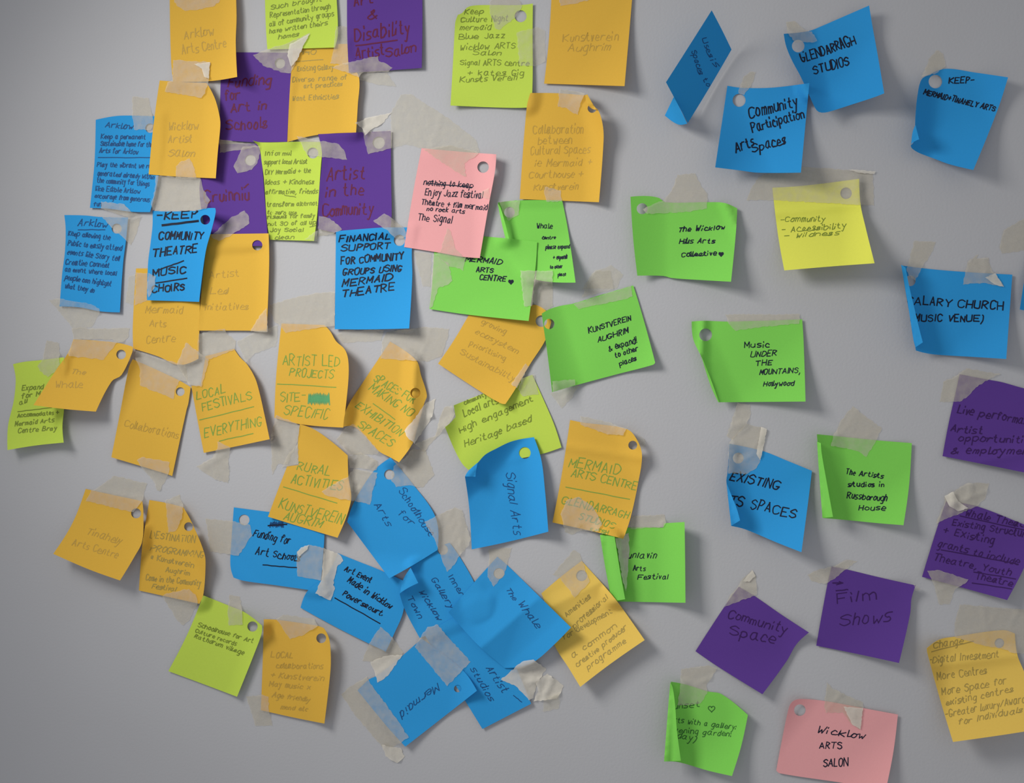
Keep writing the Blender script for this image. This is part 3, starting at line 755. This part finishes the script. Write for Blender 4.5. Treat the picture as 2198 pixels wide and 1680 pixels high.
note(8, 'pink', '248,145 620,178 715,185 860,195 850,330 800,600 725,1045 590,1035 390,1000 105,955 180,500', 'pink sticky note beginning with a crossed-out line, centre of the wall',
     [('nothing to keep', 265, 445, 665, 470, 52), ('Enjoy Jazz festival', 275, 530, 745, 555, 62), ('Theatre + film mermaid', 245, 605, 785, 652, 50), ('no rock arts', 290, 655, 600, 680, 38), ('The Signal', 215, 735, 495, 757, 62)],
     hole=(752, 300, 47), lines=[(285, 432, 665, 465, 2.2)], penc='black', w=1.9, lifts=[(800, 600, 650, 600, 4)])
tape(8, '262,152 480,120 690,170 715,190 600,270 612,380 560,355 400,250', 'triangular tape over the top edge of the pink note with the crossed-out line')
tape(8, '460,800 490,830 520,960 590,1040 610,1040 590,1150 560,1130 470,1110 350,1010 400,990 440,860', 'tape joining the bottom of the crossed-out pink note to the green heart note')
tape(8, '735,500 800,465 810,570 740,540', 'small tape on the right edge of the crossed-out pink note', 'f')
tape(8, '1055,1145 1190,1150 1150,1440 1090,1440 1065,1250', 'grey-green tape on the right edge of the green heart note', 'n', .4)
tape(8, '1180,1150 1320,1145 1325,1440 1275,1475 1150,1405', 'pale tape hanging below the narrow green note', 'n', .2)
note(14, 'green', '203,300 260,268 340,245 425,230 600,175 838,105 880,240 940,450 990,640 975,655 720,722 440,797 275,845 240,560 215,390', 'green sticky note tilted upwards reading expand! to other places',
     [('KUNSTVEREIN', 530, 435, 820, 348, 40), ('AUGHRIM', 595, 500, 805, 432, 40), ('& expand!', 670, 560, 865, 502, 46), ('to other', 715, 607, 870, 556, 36), ('places', 745, 662, 858, 622, 36)], hole=(255, 372, 36), penc='black', w=2.1,
     lifts=[(220, 560, 420, 500, 10, 1.5), (990, 640, 800, 560, 4)])
tape(14, '425,235 820,108 835,180 800,195 460,270', 'greenish tape along the top edge of the tilted green expand note')
tape(14, '480,190 520,100 570,0 680,0 700,130', 'faint tape on bare wall above the tilted green expand note', 'f')
tape(14, '275,770 430,755 435,795 280,845', 'greenish tape on the lower left corner of the tilted green expand note')
note(20, 'blue', '1550,-84 1610,100 1640,350 1668,690 1350,770 1040,835 1020,500 985,240 1030,190 1090,125 1150,60 1230,15 1370,-50', 'blue sticky note with writing turned downwards and a curled corner, over the lime Heritage note',
     [('Signal Arts', 1320, 205, 1388, 712, 76)], hole=(1475, 45, 48), penc='navy', w=1.9, lifts=[(1020, 80, 1200, 250, 15, 1.5), (985, 200, 1290, 330, 6, 1.6), (1668, 500, 1450, 500, 9), (1100, 850, 1200, 600, 5)],
     flaps=[('1088,125 1078,180 1070,240 985,238 1010,195', (1090, 120, 985, 238), 13, 15)])
note(22, 'green', '480,720 745,715 748,690 865,683 868,900 870,1138 460,1130 420,950 395,755', 'green sticky note reading Arts Festival, its left side rolled over',
     [('Dunlavin', 512, 885, 700, 885, 36), ('Arts', 575, 957, 645, 957, 30), ('Festival', 600, 1005, 770, 1003, 32)], penc='black', w=1.9, lifts=[(868, 1000, 700, 1000, 9), (390, 900, 520, 900, 7)],
     flaps=[('388,755 470,762 500,950 530,1118 455,1130 420,950', (388, 755, 455, 1130), 5, 14)])
tape(22, '475,775 550,745 555,850 540,1000 535,1090 515,1000 490,850', 'crumpled white tape in the roll of the green Arts Festival note', 'w', .8)
tape(22, '560,650 750,640 760,690 745,712 560,722', 'beige tape over the top edge of the green Arts Festival note')
note(22, 'yellow', '220,108 290,122 540,160 600,225 625,310 600,480 560,660 520,778 390,745 120,685 170,430', 'yellow sticky note reading ARTS CENTRE and STUDIOS in green, right of the curled blue note',
     [('MERMAID', 210, 372, 495, 415, 60), ('ARTS CENTRE', 225, 425, 590, 500, 48), ('GLENDARRAGH', 170, 575, 540, 662, 50), ('STUDIOS', 265, 667, 465, 718, 42), ('FRESH', 330, 738, 430, 750, 22)], hole=(573, 250, 25), lines=[(195, 485, 555, 555)], penc='felt', w=1.9,
     lifts=[('r', 200, 258, 480, 300, 1.2, 45), (625, 250, 500, 300, 9), (540, 780, 420, 600, 6), (120, 690, 250, 600, 4)])
tape(22, '275,85 400,110 540,155 520,195 430,190 280,135', 'crinkled pinkish tape on the top of the yellow ARTS CENTRE and STUDIOS note', 'n', .5)
tape(22, '590,195 640,215 650,250 615,265', 'tiny faint tape on the wall beside the hole of the ARTS CENTRE and STUDIOS note', 'f')
tape(22, '200,560 270,540 350,600 400,690 380,735 280,730 230,755 190,740 165,640', 'crumpled pinkish tape on the lower left of the yellow ARTS CENTRE and STUDIOS note', 'n', 1.0)
# lower centre
note(22, 'pale yellow', '285,902 440,1075 500,1150 640,1348 450,1480 277,1612 215,1510 130,1370 90,1180 58,1085 170,990', 'yellow diamond-tilted sticky note with pencilled professional development',
     [('Amenities', 200, 1218, 335, 1110, 32), ('professional', 245, 1285, 435, 1112, 34), ('for development', 185, 1345, 455, 1195, 32), ('a common', 235, 1450, 480, 1275, 32), ('creative producer', 260, 1502, 540, 1285, 30), ('programme', 320, 1515, 535, 1362, 32)],
     hole=(285, 985, 31), penc='grey', w=1.8, lifts=[('r', 100, 1165, 420, 1010, 1.6, 70), (520, 1600, 300, 1250, 18, 1.5)])
tape(22, '120,980 240,840 275,860 292,910 330,1020 245,1110 165,1000', 'pinkish tape over the hole of the diamond-tilted yellow note')
note(21, 'blue', '760,400 1300,100 1500,560 1680,1000 1262,1217 1120,985', 'blue sticky note with slanted Artist studios, lowest of the blue cluster',
     [('Artist', 1290, 695, 1432, 905, 68), ('studios', 1155, 700, 1325, 980, 60)], lines=[(1530, 930, 1600, 985)], penc='navy', w=1.8)
note(21, 'blue', '1390,-262 1480,-185 1680,10 2022,345 1880,490 1720,630 1600,680 1450,692 1390,640 1250,520 1160,430 970,215 1180,-30', 'blue diamond-tilted sticky note with two faint words, bending away at its lower side',
     [('The', 1462, 15, 1525, 112, 48), ('Whale', 1565, 142, 1732, 355, 66)], hole=(1404, -118, 46), penc='navy', w=1.9, lifts=[(2022, 345, 1600, 200, 12, 1.5), (970, 215, 1200, 130, 7), ('r', 1250, 520, 1750, 90, 5, 260)])
tape(20, '1180,830 1370,820 1330,960 1310,1040 1220,1140 1170,1060 1180,930', 'beige pointed tape over the hole of the diamond-tilted blue note')
tape(20, '650,610 900,490 960,510 1030,740 1020,800 940,890 900,960 840,1020 790,900 740,760', 'crumpled grey tape joining the steeply tilted blue note to the blue note below it', 'n', .8)
note(21, 'blue', '670,505 740,440 1095,715 1215,888 900,1135 600,1368 430,1180 190,885 290,790 345,765 500,650', 'blue sticky note with one upside-down word, at the bottom of the blue cluster',
     [('Mermaid', 872, 822, 548, 1072, 66)], hole=(1050, 870, 32), penc='navy', w=1.9, lifts=[(1215, 900, 1000, 850, 7), (600, 1368, 700, 1000, 3)])
tape(21, '680,510 790,340 880,320 960,420 1160,640 1090,710 960,850 820,680', 'large grey wrinkled tape on the upside-down blue note', 'n', .6)
tape(21, '385,340 490,430 580,560 570,590 300,640 230,630 290,480', 'beige tape hanging below the slanted blue note with the long underline')
tape(21, '300,640 430,590 575,580 450,760 360,820 340,740', 'white tape on the left corner of the upside-down blue note', 'w', .3)
tape(21, '50,920 130,850 270,765 300,830 440,1010 630,1290 580,1320 480,1380 400,1370 330,1290 160,1090', 'long beige tape along the lower left edge of the upside-down blue note', 'n', .4)
tape(21, '400,1350 480,1370 560,1380 595,1450 530,1510 430,1450', 'curled white tape end at the lowest point of the blue cluster', 'w', 1.0)
tape(21, '1420,790 1600,640 1700,620 1810,700 1730,830 1700,950 1660,970 1550,850', 'crumpled grey tape on the right edge of the slanted Artist studios note', 'w', .8)
tape(21, '1720,820 1820,740 1960,850 1900,960 1700,980 1740,900', 'crumpled beige tape on the wall right of the Artist studios note', 'w', 1.0)
tape(21, '1790,965 1930,900 1920,1040 1780,1070', 'flat faint beige tape below the crumpled tape right of the Artist studios note', 'f')
# lower left
note(17, 'yellow', '520,290 700,330 1030,400 1040,500 1030,760 960,900 830,1115 550,1015 228,875 400,600', 'yellow sticky note at lower left with two faint slanted pencil lines, leaning left',
     [('Tinahely', 525, 690, 825, 788, 72), ('Arts Centre', 395, 795, 798, 912, 66)], hole=(975, 510, 45), w=1.7, lifts=[(500, 1050, 720, 450, 16, 1.5), (1040, 600, 900, 600, 4)])
tape(17, '610,290 780,170 1075,240 1030,400 950,500 520,400 570,300', 'broad beige tape across the top of the left-leaning yellow note')
note(17, 'yellow', '1095,390 1240,415 1400,455 1480,600 1590,870 1600,1000 1580,1245 1545,1325 1250,1260 1000,1205 1030,800 1060,600', 'yellow sticky note headed DESTINATION PROGRAMMING in pencil',
     [('DESTINATION', 1100, 732, 1500, 775, 68), ('PROGRAMMING', 1100, 847, 1575, 912, 64), ('* Kunstverein', 1100, 925, 1490, 997, 50), ('Aughrim', 1240, 1035, 1450, 1067, 50), ('Come in the Community', 1060, 1110, 1550, 1162, 54), ('Festival', 1115, 1185, 1330, 1212, 46)],
     hole=(1448, 630, 40), penc='grey', w=1.8, lifts=[(1560, 600, 1380, 680, 13, 1.5), (1600, 1100, 1450, 1100, 5)])
tape(17, '1235,395 1370,340 1400,450 1390,540 1330,670 1265,685 1245,430', 'pinkish tape on the top of the DESTINATION PROGRAMMING note')
note(19, 'lime', '465,230 690,320 810,370 900,430 970,490 965,560 915,700 755,1100 450,985 165,880 330,560', 'lime sticky note at lower left, three small slanted lines near its top',
     [('Schoolhouse for Art', 415, 497, 890, 637, 40), ('Culture records', 395, 545, 745, 662, 36), ('Rathdrum village', 385, 592, 805, 738, 38)], hole=(888, 497, 44), penc='olive', w=1.8, lifts=[(980, 460, 820, 560, 9), (940, 760, 780, 700, 6)])
tape(17, '1250,1230 1450,1190 1510,1240 1530,1320 1450,1480 1400,1520 1350,1480 1210,1260', 'beige tape on the bottom edge of the DESTINATION PROGRAMMING note')
tape(19, '690,225 780,240 800,360 805,480 685,490 675,400', 'short upright tape on the top edge of the lower-left lime note')
note(19, 'yellow', '985,435 1100,440 1440,490 1500,510 1545,600 1560,750 1555,900 1505,1330 1250,1280 960,1215 975,800', 'yellow sticky note reading LOCAL collaborations, lowest of the yellow notes on the left',
     [('LOCAL', 1045, 762, 1230, 767, 58), ('collaborations', 1090, 852, 1492, 862, 50), ('+ Kunstverein', 1040, 932, 1495, 967, 54), ('May music x', 1030, 1007, 1380, 1037, 46), ('Age friendly', 1055, 1102, 1370, 1142, 46), ('mend etc', 1130, 1202, 1355, 1222, 40)],
     hole=(1478, 598, 42), w=1.8, lifts=[(1560, 500, 1400, 620, 6), (1560, 1000, 1350, 1000, 8)])
tape(19, '1090,430 1150,395 1420,430 1450,490 1330,570 1210,605 1150,520', 'pinkish tape on the top of the LOCAL collaborations note')
tape(19, '830,1100 970,1080 1025,1100 1030,1220 1060,1350 910,1350 860,1180', 'beige tape on the lower left corner of the LOCAL collaborations note')
# right side
note(4, 'blue', '510,88 600,260 680,425 500,735 305,1055 185,830 118,705 300,420', 'blue kite-shaped sticky note standing out from the wall, its lower tip folded, at top right',
     [('Uses', 425, 335, 488, 492, 50), ('is', 500, 520, 545, 575, 50), ('Spaces', 335, 440, 402, 640, 48), ('to', 432, 680, 475, 742, 48)], penc='navy', w=1.7, lifts=[(220, 300, 640, 545, 30, 1), (510, 88, 430, 500, 5)],
     flaps=[('185,830 245,945 300,1060 220,1066 108,990', (190, 830, 305, 1060), 24, 5)])
note(4, 'blue', '1128,290 1345,265 1450,225 1600,160 1860,47 1890,230 1930,450 1990,800 1900,835 1700,900 1560,945 1480,965 1430,960 1400,930 1340,800 1270,650 1200,520 1150,400', 'blue sticky note reading STUDIOS in black capitals, tilted, upper right',
     [('GLENDARRAGH', 1285, 535, 1745, 378, 95), ('STUDIOS', 1392, 642, 1690, 552, 86)], hole=(1252, 395, 54), penc='black', w=3.0, lifts=[(1230, 700, 1500, 640, 12, 1.5), (1900, 100, 1500, 400, 8), (1900, 850, 1600, 600, 14), (1450, 980, 1520, 800, 9)])
tape(4, '1150,185 1220,180 1300,250 1370,270 1415,350 1390,362 1230,365 1160,280', 'small beige tape on the top corner of the tilted blue STUDIOS note')
note(5, 'blue', '960,620 1240,655 1528,697 1430,1000 1215,1532 1000,1480 850,1425 720,1375 660,1335 650,1310 680,1275 690,1200 690,1130 693,1050 710,870 745,720 800,680', 'blue sticky note headed KEEP at the right edge, left side curled',
     [('KEEP-', 995, 752, 1215, 745, 62), ('MERMAID+TINAHELY ARTS', 765, 850, 1402, 1005, 54)], hole=(873, 735, 61), penc='black', w=2.6, lifts=[(640, 1050, 880, 1080, 14, 1.6), (1300, 1550, 1000, 1000, 16), (1528, 697, 1200, 850, 8)],
     flaps=[('693,1125 726,1255 682,1276 655,1300 668,1190', (688, 1120, 652, 1300), 10, 24)])
tape(5, '890,450 940,480 965,600 880,660 745,690 800,580 810,530 850,490', 'yellowed tape on the top corner of the curled blue KEEP note')
note(9, 'green', '180,345 300,340 390,355 430,385 735,385 860,390 955,430 945,610 910,962 700,950 480,935 420,920 230,918 200,650', 'wide green sticky note with three black lines and a small heart, right of centre',
     [('The Wicklow', 525, 602, 865, 580, 38), ('Hills Arts', 535, 685, 790, 680, 38), ('Collective', 550, 780, 805, 767, 38)], hole=(265, 432, 40), hearts=[(838, 762, 17, True)], penc='black', w=2.3,
     lifts=[(190, 650, 450, 650, 6, 1.4), (930, 980, 600, 700, 13), ('r', 870, 390, 960, 610, 3, 60)], flaps=[])
tape(9, '520,185 650,175 690,260 740,330 735,430 600,455 300,470 265,435 420,370 480,300', 'beige tape on the top of the wide green three-line heart note')
note(9, 'lemon', '1210,280 1440,265 1840,215 1850,400 1885,560 1952,828 1650,850 1297,880 1260,680 1235,500', 'lemon yellow sticky note listing Community and Wildness',
     [('-Community', 1265, 528, 1592, 520, 44), ('- Accessibility', 1280, 605, 1740, 572, 44), ('- Wildness', 1290, 647, 1690, 620, 36)], hole=(1745, 320, 42), penc='olive', w=1.7, lifts=[('r', 1220, 470, 1850, 400, 1.4, 60), (1650, 880, 1550, 400, 15), (1885, 600, 1700, 600, 4)])
tape(9, '1110,200 1320,130 1450,130 1750,150 1940,180 1950,410 1500,385 1215,370 1020,370 1060,280', 'broad beige tape across the top of the lemon Community note', 'n', .1, folds=['1750,145 1960,162 1950,182 1840,172'])
note(4, 'blue', '645,735 760,752 950,755 1100,745 1348,712 1330,900 1275,1480 900,1480 760,1462 540,1435 590,1100', 'blue sticky note reading Community Participation Arts Spaces',
     [('Community', 835, 1015, 1245, 905, 105), ('Participation', 862, 1135, 1305, 1005, 85), ('Arts', 720, 1310, 872, 1240, 88), ('Spaces', 860, 1305, 1142, 1228, 88)], hole=(745, 860, 56), penc='black', w=3.0, lifts=[(560, 1300, 900, 1150, 10, 1.5), (1330, 1480, 1000, 1100, 18)])
tape(4, '890,620 865,700 790,815 740,800 745,760 790,650 850,612', 'slim upright tape on the top of the blue Community Participation note')
note(10, 'blue', '575,712 840,745 1140,770 1575,795 1560,1000 1520,1555 1200,1535 880,1515 770,1497 705,1478 690,1380 630,1050', 'blue sticky note reading CHURCH (MUSIC VENUE), left edge folded over',
     [('CALARY CHURCH', 630, 1058, 1485, 1112, 82), ('(MUSIC VENUE)', 660, 1215, 1310, 1218, 66)], hole=(655, 850, 48), penc='black', w=2.8, lifts=[(600, 1300, 900, 1250, 10, 1.5), (1540, 1500, 1250, 1200, 8)],
     flaps=[('572,705 612,732 645,900 690,1090 730,1260 768,1405 702,1450 685,1390 640,1100 600,860', (570, 705, 702, 1450), 8, 19)])
tape(10, '690,490 885,500 860,580 760,730 700,850 640,800 620,740 640,680', 'beige tape on the top left of the blue CHURCH note')
tape(10, '1270,610 1250,650 1360,640 1390,760 1420,790 1500,900 1420,890 1300,870 1130,885 1150,770 1180,670', 'torn white tape on the top right of the blue CHURCH note', 'n', .8, folds=['1330,820 1420,780 1500,905 1420,885'])
tape(10, '1500,390 1680,290 1800,250 1800,560 1480,605 1460,550', 'beige tape cut off at the right edge of the picture above the CHURCH note', 'n', .2)
note(0, 'blue', '2189,664 2198,607 2222,478 2400,510 2370,700', 'sliver of a blue sticky note at the right edge of the picture', lifts=[(2189, 640, 2260, 620, 6)])
note(14, 'green', '1243,355 1330,350 1500,355 2010,340 2020,500 2033,910 1430,915 1380,800 1310,600 1255,480', 'green sticky note with MOUNTAINS among its black capitals',
     [('Music', 1610, 537, 1778, 532, 42), ('UNDER', 1650, 602, 1830, 590, 42), ('THE', 1685, 662, 1797, 655, 40), ('MOUNTAINS,', 1715, 722, 1992, 710, 38), ('Hollywood', 1740, 802, 1950, 797, 38)], hole=(1340, 447, 44), penc='black', w=2.1,
     lifts=[(1290, 700, 1480, 620, 7, 1.4), (2033, 920, 1750, 650, 9), ('r', 1325, 350, 1310, 600, 3, 60)], flaps=[('1312,600 1330,640 1385,780 1432,914 1428,915 1375,800', (1310, 600, 1430, 915), 7, 8)])
tape(15, '350,100 460,118 470,200 430,300 300,440 250,400 300,250', 'folded grey tape above the blue EXISTING note', 'n', .5)
tape(14, '1475,305 1995,305 1990,370 1720,395 1590,410 1550,420 1500,370', 'long beige tape along the top edge of the green MOUNTAINS note')
note(15, 'blue', '275,470 580,538 800,625 1020,715 985,1000 925,1448 700,1360 420,1243 292,1212 270,1000 248,800 258,740', 'blue sticky note reading EXISTING ARTS SPACES, left edge folded',
     [('EXISTING', 278, 795, 715, 888, 88), ('ARTS SPACES', 130, 985, 865, 1140, 95)], hole=(355, 600, 49), penc='black', w=2.8, lifts=[(280, 1050, 500, 1000, 9, 1.5), (1000, 1450, 650, 900, 17)],
     flaps=[('250,825 300,950 340,1050 372,1162 292,1210 268,1000', (248, 820, 292, 1212), 8, 19)])
tape(15, '300,420 430,290 610,335 590,470 550,640 520,690 430,745 340,735 265,740 270,470', 'large whitish tape over the hole of the blue EXISTING note', 'n', .3, folds=['560,320 612,338 590,470 555,620 520,560'])
note(15, 'green', '1065,385 1200,398 1610,440 1920,465 1895,850 1845,1205 1600,1185 1350,1160 1115,1140 1100,700 1070,450', 'green sticky note reading The Artists studios, left edge folded over',
     [('The Artists', 1325, 742, 1660, 782, 50), ('studios in', 1345, 857, 1670, 857, 46), ('Russborough', 1335, 962, 1692, 987, 60), ('House', 1440, 1067, 1682, 1070, 52)], penc='black', w=2.2, lifts=[(1080, 900, 1350, 880, 9, 1.5), (1870, 1230, 1600, 900, 10)],
     flaps=[('1066,452 1100,465 1108,560 1150,800 1210,1130 1115,1140 1085,750', (1062, 450, 1113, 1140), 8, 19)])
tape(15, '1390,130 1500,220 1650,330 1600,440 1510,590 1440,540 1330,510 1190,490 1210,400 1290,250', 'crumpled beige tape on the top of the green Artists studios note', 'n', .5)
note(16, 'purple', '895,240 1235,305 1400,335 1669,410 1950,470 1900,1000 1850,1450 1669,1420 1350,1355 1100,1305 690,1225 760,850 850,450', 'purple sticky note reading Live performance, cut off at the right edge',
     [('Live performance', 865, 705, 1830, 860, 100), ('Artist', 790, 925, 1160, 960, 92), ('opportunities', 880, 1045, 1790, 1065, 88), ('& employment', 785, 1190, 1790, 1200, 86)], penc='plum', w=2.5, lifts=[('r', 1050, 1310, 1700, 1180, 2.5, 200), (1669, 1450, 1400, 1000, 6)])
tape(16, '700,330 870,250 980,170 1200,210 1390,235 1250,300 1090,400 990,510 900,570 650,572 680,450', 'tape on the upper left corner of the purple Live performance note', 'n', .3)
note(24, 'purple', '360,150 540,180 813,285 890,315 830,500 715,725 480,660 220,590 300,330', 'purple sticky note with many plum lines and underlined Youth Theatre, at the right edge',
     [('Whale Theatre', 470, 235, 860, 312, 44), ('Existing Structure', 395, 290, 850, 362, 44), ('+ Existing', 340, 335, 630, 397, 48), ('grants to include', 310, 412, 780, 522, 44), ('Theatre, Youth', 285, 492, 730, 582, 44), ('Theatre', 530, 602, 740, 642, 44)],
     lines=[(440, 235, 813, 318), (330, 432, 780, 515), (520, 562, 765, 602), (510, 625, 740, 660)], penc='plum', w=2.2, lifts=[(780, 720, 600, 450, 7)])
tape(24, '350,130 480,45 610,45 590,130 540,180 300,280 350,160', 'crumpled white tape on the top of the purple Youth Theatre note', 'n', 1.0, folds=['350,120 400,95 430,150 490,190 430,208 380,180'])
tape(24, '250,555 320,550 410,580 490,605 470,630 415,660 380,750 320,750 290,640', 'torn tape on the bottom left of the purple Youth Theatre note', 'n', .3)
note(23, 'purple', '625,265 735,330 930,465 1130,595 1040,680 970,800 795,1040 480,845 312,730 520,410', 'purple diamond-tilted sticky note reading Community Space',
     [('Community', 545, 485, 960, 600, 72), ('Space', 555, 612, 880, 672, 76)], penc='plum', w=2.4, lifts=[(1130, 595, 900, 650, 5), (795, 1040, 720, 700, 5)])
tape(23, '720,145 745,180 755,320 735,330 520,410 560,330 620,260 650,210', 'tape on the top corner of the purple Community Space note', 'n', .5, folds=['720,145 745,185 700,230 655,225'])
note(23, 'purple', '1295,120 1400,140 1650,200 1900,255 1870,350 1860,460 1780,815 1480,750 1183,690 1265,240', 'purple sticky note reading Film Shows',
     [('>', 1285, 255, 1362, 255, 45), ('Film', 1335, 390, 1615, 352, 85), ('Shows', 1350, 547, 1722, 515, 95)], lines=[(1325, 295, 1410, 285)], penc='plum', w=2.4, lifts=[(1800, 830, 1500, 500, 9), (1900, 255, 1760, 350, 4)])
tape(23, '1120,180 1200,140 1300,120 1400,70 1480,80 1400,140 1300,215 1240,245 1150,225', 'tape on the upper left corner of the purple Film Shows note', 'n', .4)
tape(23, '1885,245 1940,282 1900,296', 'tiny tape at the right corner of the purple Film Shows note', 'f')
note(24, 'pale yellow', '248,1005 320,955 410,938 690,900 760,920 775,1045 820,1160 900,1470 800,1492 400,1550 330,1320 250,1030', 'yellow sticky note listing Digital Investment and More Space, bottom right edge',
     [('Change', 285, 1007, 460, 975, 40), ('-Digital Investment', 255, 1095, 665, 1057, 44), ('-More Centres', 285, 1192, 595, 1150, 46), ('-More Space for', 310, 1282, 710, 1210, 46), ('existing centres', 360, 1340, 750, 1257, 40), ('-Greater luxury/Awards', 355, 1407, 840, 1315, 44), ('for Individuals', 430, 1450, 800, 1377, 38)],
     hole=(670, 975, 28), lines=[(275, 1025, 520, 965)], penc='grey', w=1.8, lifts=[('r', 270, 1112, 780, 1045, 1.6, 60), (700, 1560, 550, 1050, 18, 1.6), (248, 1005, 400, 1010, 8)])
tape(24, '440,750 813,780 920,790 920,1040 760,1035 690,1010 540,980 410,940 410,860', 'wide tape over the top of the yellow Digital Investment note', 'n', .4)
note(23, 'green', '135,950 240,970 400,1020 500,1040 690,1190 640,1420 575,1630 400,1590 190,1530 90,1525 120,1200', 'green sticky note with a small heart outline and left side rolled, at the bottom edge',
     [('Sunset', 110, 1147, 340, 1130, 46), ('arts with a gallery:', 120, 1235, 600, 1295, 40), ('evening garden:', 130, 1310, 570, 1345, 40), ('day)', 180, 1352, 310, 1382, 46)], hearts=[(428, 1145, 24, False)], penc='dgreen', w=1.7, lifts=[(110, 1250, 300, 1250, 9, 1.5), (620, 1640, 400, 1300, 11), (690, 1190, 540, 1220, 5)],
     flaps=[('130,955 147,990 165,1120 178,1300 207,1520 85,1525 110,1200', (130, 950, 85, 1525), 7, 19)])
tape(23, '210,860 400,830 470,850 390,980 400,1020 360,1090 340,1110 180,1120 200,1000', 'crumpled tape on the top of the green note with the heart outline', 'n', .5)
note(23, 'pink', '985,1140 1010,1095 1060,1075 1250,1090 1520,1140 1772,1187 1740,1450 1690,1705 1600,1710 1280,1665 920,1610 895,1590 930,1400', 'pink sticky note reading ARTS SALON at the bottom edge',
     [('Wicklow', 1185, 1315, 1520, 1362, 52), ('ARTS', 1205, 1432, 1362, 1432, 52), ('SALON', 1235, 1562, 1412, 1557, 60)], hole=(1065, 1155, 42), penc='black', w=2.2, lifts=[(960, 1060, 1150, 1200, 7), (1740, 1700, 1500, 1400, 7)])
tape(23, '1260,950 1300,1000 1520,1100 1520,1150 1500,1295 1440,1260 1370,1170 1250,1175 1240,1120', 'tape on the top edge of the pink ARTS SALON note', 'n', .4, folds=['1380,1130 1520,1140 1502,1295 1440,1255'])
